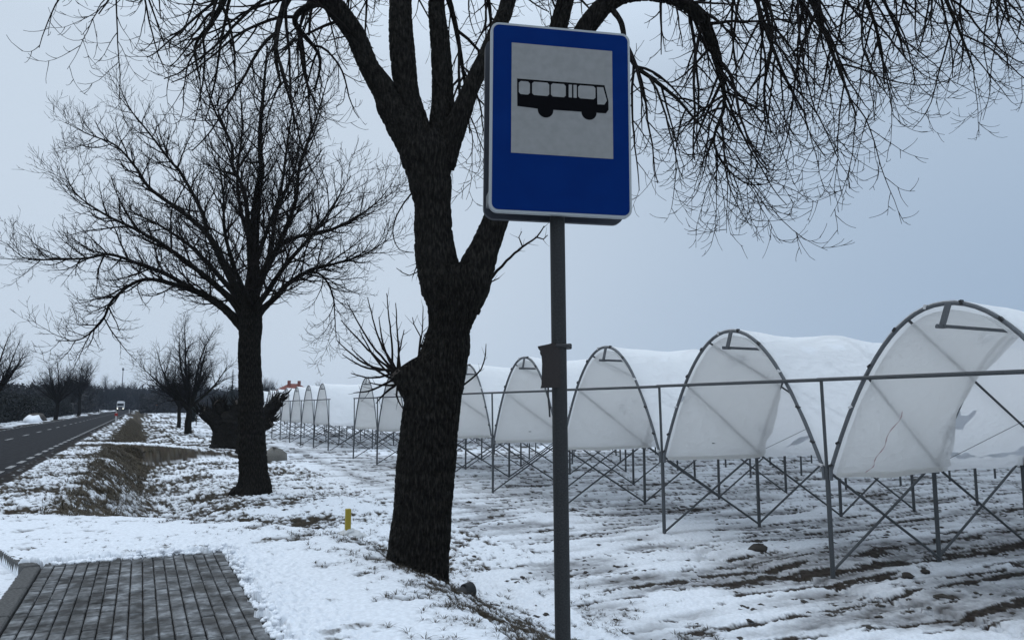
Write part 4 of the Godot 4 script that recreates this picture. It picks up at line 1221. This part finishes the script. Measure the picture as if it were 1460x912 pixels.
func build_far() -> void:
	var wood := "bare trees standing along the road"
	# across the road
	var a := make_tree("roadside_tree", "rounded bare tree beside the snow pile across the road", 9.8, 0.44, 0.26, 1.2, 301, Vector3(-9.9, -0.1, -114.0), wood, M.bark_dark)
	var b := make_tree("roadside_tree", "taller bare tree just right of the rounded tree across the road", 12.4, 0.40, 0.30, 1.1, 302, Vector3(-10.7, -0.1, -167.0), wood, M.bark_dark)
	copy(a, Vector3(-11.0, -0.1, -74.0), 2.2, 0.98, "bare tree cut by the left edge of the picture, above the hedge", wood)
	# this side, beyond the second tree
	var c := make_tree("roadside_tree", "dense bare tree between the road and the cut back willows", 11.0, 0.46, 0.20, 1.3, 303, Vector3(3.6, FIELD, -67.0), wood, M.bark_dark)
	copy(b, Vector3(3.7, FIELD, -86.0), 1.0, 0.62, "smaller bare tree close behind the dense tree beside the ditch", wood)
	var e := copy(a, Vector3(54.0, -0.6, -258.0)  , 0.7, 1.32, "small round bare tree on the skyline right of the red roof", wood)
	e.set_meta("group", "trees on the skyline")
	var g := "bare trees of the wood at the end of the road"
	rng.seed = 91
	var spots := []
	for k in 34:
		spots.append(Vector3(rng.randf_range(-62.0, 55.0), -0.3, -rng.randf_range(400.0, 560.0)))
	for k in 10:
		spots.append(Vector3(rng.randf_range(-40.0, -13.0), -0.3, -rng.randf_range(190.0, 330.0)))
	for k in 12:
		spots.append(Vector3(rng.randf_range(14.0, 60.0), -0.5, -rng.randf_range(230.0, 360.0)))
	var turns := []
	for k in spots.size(): turns.append([rng.randf() * TAU, rng.randf_range(0.85, 1.35)])
	for k in spots.size():
		var far: bool = spots[k].z < -380.0
		var label := "bare tree in the dark wood where the road ends" if far else ("bare tree behind the hedge across the road" if spots[k].x < 0.0 else "bare tree at the back of the snowy field left of the tunnels")
		var o := copy([a, b, c][k % 3], spots[k], turns[k][0], turns[k][1] * (1.45 if far else 0.82), label, g if far else ("trees behind the hedge" if spots[k].x < 0.0 else "trees at the back of the field"))
	make_pollard("left, wider cut back willow with stubby shoots behind the second tree", Vector3(4.25, FIELD + 0.02, -42.4), 1.55, 0.86, [[Vector3(-1.35, 1.95, 0.2), 0.36], [Vector3(-0.5, 2.35, -0.6), 0.42], [Vector3(0.5, 2.3, 0.3), 0.42], [Vector3(1.1, 2.1, -0.3), 0.34]], 311)
	make_pollard("right cut back willow leaning right with a pale sawn limb", Vector3(4.45, FIELD + 0.02, -36.2), 1.45, 0.50, [[Vector3(1.35, 2.5, 0.1), 0.34], [Vector3(1.0, 1.5, 0.45), 0.26], [Vector3(0.3, 2.3, -0.5), 0.34]], 312)
	# hedge and conifers across the road
	var h := thing("hedge", "long dark clipped hedge across the road on the left", "hedge", Vector3(-14.2, -0.15, -118.0))
	part(h, "foliage", thicket(Vector3(2.6, 3.5, 150.0), 26000, 0.34, 321, 0.22), M.hedge)
	var core := BoxMesh.new(); core.size = Vector3(1.5, 2.7, 149.0)
	part(h, "branches", core, M.hedge, Vector3(0, 1.3, 0))
	var cg := "conifers behind the hedge"
	var cn := make_conifer("pointed dark conifer rising above the hedge, left of the rounded tree", 6.4, Vector3(-18.5, -0.2, -107.0), 331, cg)
	copy(cn, Vector3(-18.0, -0.2, -88.0), 1.0, 0.95, "dark conifer above the hedge at the picture's left edge", cg)
	copy(cn, Vector3(-18.5, -0.2, -124.0), 2.0, 0.80, "lower dark conifer behind the hedge, under the rounded tree's crown", cg)
	copy(cn, Vector3(-18.0, -0.2, -134.0), 3.0, 0.85, "dark conifer behind the hedge, right of the rounded tree's trunk", cg)
	copy(cn, Vector3(16.4, -0.5, -159.5), 4.0, 1.55, "layered spruce just left of the second tree's trunk", "spruces")
	copy(cn, Vector3(7.0, -0.5, -118.0), 5.0, 0.80, "squat dark conifer behind the dense tree beside the ditch", "spruces")
	# undergrowth of the wood and of the field's edge
	for q in [[Vector3(-5.0, -0.3, -470.0), Vector3(170.0, 13.0, 60.0), 30000, 2.2], [Vector3(45.0, -0.5, -300.0), Vector3(90.0, 7.0, 30.0), 16000, 1.2], [Vector3(-30.0, -0.3, -255.0), Vector3(34.0, 8.0, 120.0), 18000, 1.1]]:
		var o := setting("undergrowth", thicket(q[1], q[2], q[3], 341 + int(q[1].x), 0.5), M.brush, "stuff")
		o.position = q[0]
		tag(o, "dark undergrowth massed beneath the distant bare trees", "undergrowth")
	# the house
	var hs := thing("house", "house with red hipped roof and two chimneys beyond the tunnels", "house", Vector3(45.8, -0.5, -256.6))
	hs.rotation.y = 0.5
	hs.scale = Vector3.ONE * 1.22
	var s := Sheet.new(); s.box(Vector3(0, 2.6, 0), Vector3(10.0, 5.2, 8.0), 0.03)
	part(hs, "wall", s.mesh(), M.wall)
	s = Sheet.new()
	var c4 := [Vector3(-5.6, 5.0, 4.6), Vector3(5.6, 5.0, 4.6), Vector3(5.6, 5.0, -4.6), Vector3(-5.6, 5.0, -4.6)]
	var r1 := Vector3(-1.6, 8.1, 0); var r2 := Vector3(1.6, 8.1, 0)
	s.quad(c4[1], c4[0], r1, r2); s.quad(c4[3], c4[2], r2, r1); s.tri(c4[2], c4[1], r2); s.tri(c4[0], c4[3], r1); s.quad(c4[0], c4[1], c4[2], c4[3])
	part(hs, "roof", s.mesh(), M.roof)
	for x in [-2.2, 1.2]:
		s = Sheet.new(); s.box(Vector3(x, 8.0, 0.8), Vector3(0.7, 1.8, 0.6), 0.03)
		part(hs, "chimney", s.mesh(), M.roof)
	for x in [-3.0, 0.0, 3.0]:
		s = Sheet.new(); s.box(Vector3(x, 3.6, 4.0), Vector3(1.2, 1.4, 0.12), 0.02)
		part(hs, "window", s.mesh(), M.glass)
	# mast
	var mast := thing("mast", "thin antenna mast above the wood at the end of the road", "mast", Vector3(-11.0, -0.3, -520.0))
	s = Sheet.new(); s.tube(PackedVector3Array([Vector3(0, 0, 0), Vector3(0, 26.0, 0)]), PackedFloat32Array([0.35, 0.2]), 8, true)
	part(mast, "pole", s.mesh(), M.galvanised)
	s = Sheet.new(); s.box(Vector3(0, 25.2, 0), Vector3(1.1, 1.6, 1.1), 0.1)
	part(mast, "antenna", s.mesh(), M.galvanised)
	# field fence posts
	for k in 7:
		var fp := thing("fence_post", "thin grey fence post at the back of the snowy field", "post", Vector3(6.0 + k * 3.4, FIELD, -96.0), "field fence posts")
		s = Sheet.new(); s.box(Vector3(0, 0.6, 0), Vector3(0.11, 1.2, 0.11), 0.01)
		part(fp, "stake", s.mesh(), M.clod)
		s = Sheet.new(); s.box(Vector3(0, 1.21, 0), Vector3(0.12, 0.03, 0.12), 0.005)
		part(fp, "cap", s.mesh(), M.snow)

# ---------------------------------------------------------------- small things
func build_truck() -> void:
	var t := thing("truck", "oncoming white lorry with headlights lit, far along the road", "truck", Vector3(-6.95, 0.02, -322.0))
	var s := Sheet.new(); s.box(Vector3(0, 1.95, 0), Vector3(2.45, 2.5, 2.2), 0.12)
	part(t, "cab", s.mesh(), M.truck_white)
	s = Sheet.new(); s.box(Vector3(0, 3.45, -0.3), Vector3(2.3, 0.62, 1.6), 0.22)
	part(t, "roof_fairing", s.mesh(), M.truck_white)
	s = Sheet.new(); s.box(Vector3(0, 2.45, 1.08), Vector3(2.2, 0.95, 0.1), 0.04)
	part(t, "windscreen", s.mesh(), M.glass)
	s = Sheet.new(); s.box(Vector3(0, 1.3, 1.09), Vector3(1.5, 0.7, 0.08), 0.03)
	part(t, "grille", s.mesh(), M.black_plastic)
	s = Sheet.new(); s.box(Vector3(0, 0.62, 1.0), Vector3(2.4, 0.5, 0.35), 0.08)
	part(t, "bumper", s.mesh(), M.black_plastic)
	for x in [-0.95, 0.95]:
		s = Sheet.new(); s.box(Vector3(x, 0.92, 1.14), Vector3(0.36, 0.24, 0.08), 0.05)
		part(t, "headlight", s.mesh(), M.lamp)
		var l := SpotLight3D.new()
		l.name = "headlight_beam"
		t.add_child(l, true)
		l.position = Vector3(x, 0.92, 1.25)
		l.rotation = Vector3(-0.06, PI, 0)
		l.light_energy = 6.0
		l.light_color = Color(1.0, 0.97, 0.9)
		l.light_size = 0.15
		l.spot_range = 60.0
		l.spot_attenuation = 2.0
		l.spot_angle = 14.0
		l.shadow_enabled = true
	for q in [[-1.0, -0.05], [1.0, -0.05], [-1.0, -6.5], [1.0, -6.5]]:
		s = Sheet.new()
		s.tube(PackedVector3Array([Vector3(q[0] - 0.16, 0.5, q[1]), Vector3(q[0] + 0.16, 0.5, q[1])]), PackedFloat32Array([0.5, 0.5]), 16, true)
		part(t, "wheel", s.mesh(), M.black_plastic)
	s = Sheet.new(); s.box(Vector3(0, 2.3, -6.4), Vector3(2.5, 2.7, 10.0), 0.05)
	part(t, "trailer", s.mesh(), M.truck_white)

func build_small() -> void:
	var s := Sheet.new()
	var st := thing("marker_stake", "short yellow marker stake with white plastic at its foot, beside the tree", "stake", Vector3(2.79, shape_at(2.79, 10.94) + 0.13, -10.94))
	s.box(Vector3(0, 0.14, 0), Vector3(0.075, 0.56, 0.075), 0.006)
	part(st, "stake", s.mesh(), M.yellow)
	s = Sheet.new()
	rng.seed = 55
	var pts := PackedVector3Array()
	for y in 7:
		for x in 15:
			var w := TAU * x / 14.0
			var r := lerpf(0.20, 0.035, y / 6.0) * (1.0 + 0.35 * n_fine.get_noise_3d(cos(w) * 0.3, y * 0.05, sin(w) * 0.3) * 2.0)
			pts.append(Vector3(cos(w) * r * 1.25 + 0.03, 0.01 + 0.125 * y / 6.0 + 0.02 * sin(w * 4.0) * (1.0 - y / 6.0), sin(w) * r))
	s.grid(7, 15, pts, false)
	part(st, "plastic_wrap", s.mesh(), M.plastic_sheet)
	# drain pipe
	var dp := thing("drain_pipe", "black plastic drain pipe end lying by the foot of the tree", "pipe", Vector3(3.07, shape_at(3.07, 7.22) + 0.05, -7.22))
	s = Sheet.new()
	s.tube(PackedVector3Array([Vector3(-0.13, -0.03, 0.05), Vector3(-0.02, 0.0, 0.03)]), PackedFloat32Array([0.055, 0.06]), 20, true)
	part(dp, "pipe", s.mesh(), M.black_plastic)
	s = Sheet.new()
	s.tube(PackedVector3Array([Vector3(-0.02, 0.0, 0.03), Vector3(-0.015, 0.0, 0.03), Vector3(0.07, 0.01, 0.0), Vector3(0.075, 0.01, 0.0)]), PackedFloat32Array([0.06, 0.078, 0.078, 0.07]), 20, true)
	part(dp, "collar", s.mesh(), M.post_steel)
	# stones and clods one can pick out
	var shapes := []
	for k in 4:
		rng.seed = 400 + k
		var q := Sheet.new()
		var g := PackedVector3Array()
		for y in 7:
			for x in 11:
				var w := TAU * x / 11.0
				var v := PI * y / 6.0
				var d := Vector3(cos(w) * sin(v), cos(v) * 0.6, sin(w) * sin(v))
				g.append(d * (1.0 + 0.45 * n_mid.get_noise_3d(d.x * 0.8 + k * 9.0, d.y * 0.8, d.z * 0.8)))
		q.grid(7, 11, g, true)
		shapes.append(q.mesh())
	var list := [[9.0, 6.55, 0.075, "dark clod of earth right of the nearest front post's foot"], [9.45, 6.62, 0.055, "smaller clod right of the dark clod by the nearest front post"], [8.6, 8.75, 0.14, "dark lump of earth in the snow behind the nearest front post"], [3.02, 7.85, 0.05, "small dark stone just above the drain pipe"], [11.6, 7.0, 0.07, "dark clod by the foot of the second post of the nearest tunnel"]]
	for q in list:
		var o := part(self, numbered("clod"), shapes[rng.randi() % 4], M.clod, Vector3(q[0], shape_at(q[0], q[1]) + 0.03, -q[1]))
		o.scale = Vector3.ONE * q[2]
		o.rotation.y = q[0] * 7.0
		tag(o, q[3], "clod", "clods and stones")
	var mound := part(self, numbered("earth_mound"), shapes[1], M.stone, Vector3(4.95, FIELD + 0.02, -32.0))
	mound.scale = Vector3(0.55, 0.75, 0.5)
	tag(mound, "small grey brown mound right of the second tree's trunk", "mound")
	var pile := part(self, numbered("snow_pile"), shapes[2], M.snow, Vector3(-10.6, 0.0, -97.0))
	pile.scale = Vector3(0.9, 1.1, 2.2)
	tag(pile, "ploughed snow pile across the road, left of the rounded tree", "snow pile")
	var dirt := part(self, numbered("dirt_pile"), shapes[3], M.clod, Vector3(-10.9, 0.0, -102.5))
	dirt.scale = Vector3(1.2, 1.4, 2.4)
	tag(dirt, "dark dirt heap behind the snow pile across the road", "dirt pile")
	var cv := thing("culvert", "dark concrete culvert mouth under the snowy ditch crossing", "culvert", Vector3(0.5, -0.78, -36.0))
	s = Sheet.new()
	s.tube(PackedVector3Array([Vector3(0, 0, 0), Vector3(0, 0, -6.0)]), PackedFloat32Array([0.28, 0.28]), 24)
	s.tube(PackedVector3Array([Vector3(0, 0, -6.0), Vector3(0, 0, 0)]), PackedFloat32Array([0.23, 0.23]), 24)
	s.tube(PackedVector3Array([Vector3(0, 0, 0), Vector3(0, 0, 0.005), Vector3(0, 0, 0.005)]), PackedFloat32Array([0.28, 0.27, 0.23]), 24)
	part(cv, "pipe", s.mesh(), M.kerb)
	# roadside marker posts
	for q in [[-2.35, 92.0, M.red, "white roadside marker post with a red band on the near verge"], [-9.2, 215.0, M.white_plastic, "white roadside marker post across the road beyond the trees"], [-2.4, 200.0, M.white_plastic, "white roadside marker post at the far end of the near verge"]]:
		var mp := thing("marker_post", q[3], "marker post", Vector3(q[0], 0.0, -q[1]), "roadside marker posts")
		s = Sheet.new(); s.box(Vector3(0, 0.5, 0), Vector3(0.13, 1.05, 0.10), 0.02)
		part(mp, "post", s.mesh(), M.white_plastic)
		s = Sheet.new(); s.box(Vector3(0, 0.78, 0), Vector3(0.30 if q[2] == M.red else 0.135, 0.32, 0.12), 0.01)
		part(mp, "band", s.mesh(), q[2])
	var ws := thing("road_sign", "small orange road sign near the end of the road", "road sign", Vector3(5.2, -0.3, -300.0))
	s = Sheet.new(); s.tube(PackedVector3Array([Vector3(0, -0.3, 0), Vector3(0, 2.6, 0)]), PackedFloat32Array([0.05, 0.05]), 8, true)
	part(ws, "post", s.mesh(), M.galvanised)
	s = Sheet.new(); s.box(Vector3(0, 2.8, 0.06), Vector3(1.2, 0.8, 0.04), 0.01)
	part(ws, "plate", s.mesh(), M.orange)

func scatter(called: String, label: String, m: Mesh, material: Material, places: Array) -> void:
	var mm := MultiMesh.new()
	mm.transform_format = MultiMesh.TRANSFORM_3D
	mm.mesh = m
	mm.instance_count = places.size()
	for k in places.size(): mm.set_instance_transform(k, places[k])
	var o := MultiMeshInstance3D.new()
	o.name = numbered(called)
	o.multimesh = mm
	o.material_override = material
	add_child(o)
	o.set_meta("kind", "stuff")
	tag(o, label, called.replace("_", " "))

func tuft(blades: int, tall: float, spread: float, width: float, seed_: int) -> ArrayMesh:
	rng.seed = seed_
	var s := Sheet.new()
	for k in blades:
		var az := rng.randf() * TAU
		var out := Vector3(cos(az), 0, sin(az))
		var side := Vector3(-sin(az), 0, cos(az)) * width * rng.randf_range(0.6, 1.2)
		var h := tall * rng.randf_range(0.4, 1.1)
		var lean := spread * rng.randf_range(0.2, 1.2)
		var a := out * 0.015 * rng.randf()
		var b := a + out * lean * 0.35 + Vector3(0, h * 0.7, 0)
		var c := a + out * lean + Vector3(0, h * rng.randf_range(0.5, 1.0), 0)
		s.quad(a - side, b - side * 0.7, b + side * 0.7, a + side)
		s.tri(b - side * 0.7, c, b + side * 0.7)
	return s.mesh()

func build_cover() -> void:
	# dead grass of the ditch and the slopes, and litter poking out of the snow
	var dry := []
	var dark := []
	var lumps := []
	rng.seed = 600
	for k in 60000:
		if dry.size() > 9000: break
		var f := 11.5 * pow(110.0 / 11.5, pow(rng.randf(), 1.25))
		var x := rng.randf_range(-1.5, 0.9)
		var bank := sstep(-1.5, -0.9, x) * (1.0 - sstep(-0.3, 0.7, x))
		if beyond_platform(x, f) < 0.15 or rng.randf() > bank * (0.45 + 1.3 * n_patch.get_noise_2d(x * 0.7, f * 0.7)) * (0.16 + 0.84 * sstep(20.0, 33.0, f)) or absf(f - 38.2) < 1.6: continue
		dry.append([x, f, rng.randf_range(0.6, 1.4), rng.randf() * TAU])
	for k in 60000:
		if dark.size() > 5000: break
		var f := 4.6 * pow(60.0 / 4.6, rng.randf())
		var x := rng.randf_range(0.3, 5.5)
		if f < 11.0 and x < 1.2: continue
		var near := 1.0 - sstep(4.0, 5.5, x)
		if n_patch.get_noise_2d(x, f) + 0.4 * n_low.get_noise_2d(x, f) > -0.08 or rng.randf() > near: continue
		if beyond_platform(x, f) < -0.5: continue
		dark.append([x, f, rng.randf_range(0.35, 1.0), rng.randf() * TAU])
	for k in 9000:
		var f := rng.randf_range(4.3, 9.3)
		var x := rng.randf_range(1.7, 3.7)
		if rng.randf() > sstep(-0.35, 0.5, beyond_platform(x, f)) * (1.0 - sstep(2.9, 3.7, x)) * (0.30 + 1.6 * n_patch.get_noise_2d(x * 0.8 + 30.0, f * 0.8)): continue
		dark.append([x, f, rng.randf_range(0.25, 0.75), rng.randf() * TAU])
	for k in 1300:
		var f := rng.randf_range(12.5, 45.0)
		dark.append([rng.randf_range(-2.3, -1.2), f, rng.randf_range(0.4, 0.9), rng.randf() * TAU])
	for k in 500:
		var x := rng.randf_range(-2.0, 2.4)
		var f := rng.randf_range(9.3, 12.0)
		if x < kerb_line(f) + 0.2: continue
		if n_low.get_noise_2d(x * 2.0, f * 2.0) < 0.0: dark.append([x, f, rng.randf_range(0.2, 0.55), rng.randf() * TAU])
	for k in 40000:
		if lumps.size() > 2200: break
		var f := 4.2 * pow(45.0 / 4.2, rng.randf())
		var x := rng.randf_range(1.8, 24.0)
		if f < 9.0 and x < 2.4: continue
		var streak := n_streak.get_noise_2d(x * 0.22, f)
		if rng.randf() > sstep(0.05, -0.35, streak + 0.5 * n_mid.get_noise_2d(x, f)) * 0.9 + 0.005: continue
		lumps.append([x, f, rng.randf_range(0.010, 0.034) * (1.0 + 0.9 * float(rng.randf() < 0.08)), rng.randf() * TAU])
	var place := func(list: Array, sink: float) -> Array:
		var o := []
		for q in list:
			ground(q[0], q[1])
			o.append(Transform3D(Basis(Vector3.UP, q[3]).scaled(Vector3.ONE * q[2]), Vector3(q[0], g_y - sink, -q[1])))
		return o
	scatter("dead_grass", "matted brown dead grass on the bank of the ditch", tuft(14, 0.10, 0.20, 0.004, 601), M.straw, place.call(dry, 0.01))
	scatter("grass_litter", "dark grass stems and leaf litter poking through the thin snow", tuft(9, 0.055, 0.15, 0.0035, 602), M.straw_dark, place.call(dark, 0.005))
	var g := Sheet.new()
	var gp := PackedVector3Array()
	for y in 5:
		for x in 8:
			var w := TAU * x / 8.0
			var v := PI * y / 4.0
			var d := Vector3(cos(w) * sin(v) * 1.5, cos(v) * 0.42, sin(w) * sin(v))
			gp.append(d * (1.0 + 1.1 * n_mid.get_noise_3d(d.x, d.y, d.z)))
	g.grid(5, 8, gp, true)
	scatter("soil_crumbs", "dark crumbs of soil strewn over the snowy field", g.mesh(), M.clod, place.call(lumps, 0.0))
	# loose clumps of snow along the edge of the bricks
	rng.seed = 640
	var edge := []
	for k in 420:
		var along := rng.randf()
		var x := 0.96 + absf(rng.randfn()) * 0.05 - 0.05
		var f := rng.randf_range(4.8, 9.0)
		if along < 0.3:
			x = rng.randf_range(-0.75, 0.95); f = 9.08 + rng.randfn() * 0.04
		edge.append([x, f, rng.randf_range(0.012, 0.034), rng.randf() * TAU])
	var snowy := []
	for q in edge:
		ground(q[0], q[1])
		snowy.append(Transform3D(Basis(Vector3.UP, q[3]).scaled(Vector3.ONE * q[2]), Vector3(q[0], maxf(g_y, 0.004) + q[2] * 0.15, -q[1])))
	var ball := Sheet.new()
	var bp := PackedVector3Array()
	for y in 8:
		for x in 12:
			var w := TAU * x / 12.0
			var v := PI * y / 7.0
			var d := Vector3(cos(w) * sin(v), cos(v) * 0.75, sin(w) * sin(v))
			bp.append(d * (1.0 + 0.35 * n_low.get_noise_3d(d.x * 3.0, d.y * 3.0, d.z * 3.0)))
	ball.grid(8, 12, bp, true)
	scatter("snow_clumps", "loose clumps of snow along the edge of the bricks", ball.mesh(), M.snow, snowy)

func _ready() -> void:
	var cam := Camera3D.new()
	cam.name = "camera"
	add_child(cam)
	cam.position = Vector3(0, 1.6, 0)
	cam.rotation = Vector3(deg_to_rad(6.71), deg_to_rad(-26.54), 0)
	cam.fov = 46.8
	cam.far = 4000.0
	cam.current = true
	var env := Environment.new()
	env.background_mode = Environment.BG_SKY
	var sky := Sky.new()
	var sm := PanoramaSkyMaterial.new()
	sm.panorama = overcast()
	sky.sky_material = sm
	env.sky = sky
	env.tonemap_mode = Environment.TONE_MAPPER_LINEAR
	env.tonemap_exposure = 1.02
	env.sdfgi_enabled = true
	env.ssao_enabled = true
	env.ssil_enabled = true
	env.fog_enabled = true
	env.fog_density = 0.0002
	env.fog_light_color = Color(0.78, 0.84, 0.92)
	var we := WorldEnvironment.new()
	we.name = "world_environment"
	we.environment = env
	add_child(we)
	var sun := DirectionalLight3D.new()
	sun.name = "sun"
	add_child(sun)
	sun.rotation = Vector3(deg_to_rad(-48.0), deg_to_rad(-156.0), 0)
	sun.light_energy = 0.15
	sun.light_angular_distance = 40.0
	sun.light_color = Color(1.0, 0.97, 0.93)
	sun.shadow_enabled = true
	rng.seed = 5
	n_low = noise(1, 0.35, 3)
	n_mid = noise(2, 2.2, 3)
	n_fine = noise(3, 9.0, 3)
	n_streak = noise(4, 1.5, 4)
	n_bark = noise(5, 26.0, 2)
	n_patch = noise(6, 1.6, 6)
	n_patch.fractal_gain = 0.62
	pipe_mesh = CylinderMesh.new()
	pipe_mesh.top_radius = 1.0
	pipe_mesh.bottom_radius = 1.0
	pipe_mesh.height = 1.0
	pipe_mesh.radial_segments = 12
	pipe_mesh.rings = 1
	var t0 := Time.get_ticks_msec()
	materials()
	print("materials ", Time.get_ticks_msec() - t0)
	build_ground()
	print("ground ", Time.get_ticks_msec() - t0)
	build_road()
	build_paving()
	build_tunnels()
	print("tunnels ", Time.get_ticks_msec() - t0)
	build_near_tree()
	print("near tree ", Time.get_ticks_msec() - t0)
	build_second_tree()
	print("second tree ", Time.get_ticks_msec() - t0)
	build_far()
	print("far ", Time.get_ticks_msec() - t0)
	build_sign()
	build_truck()
	build_small()
	build_cover()
	print("all ", Time.get_ticks_msec() - t0)
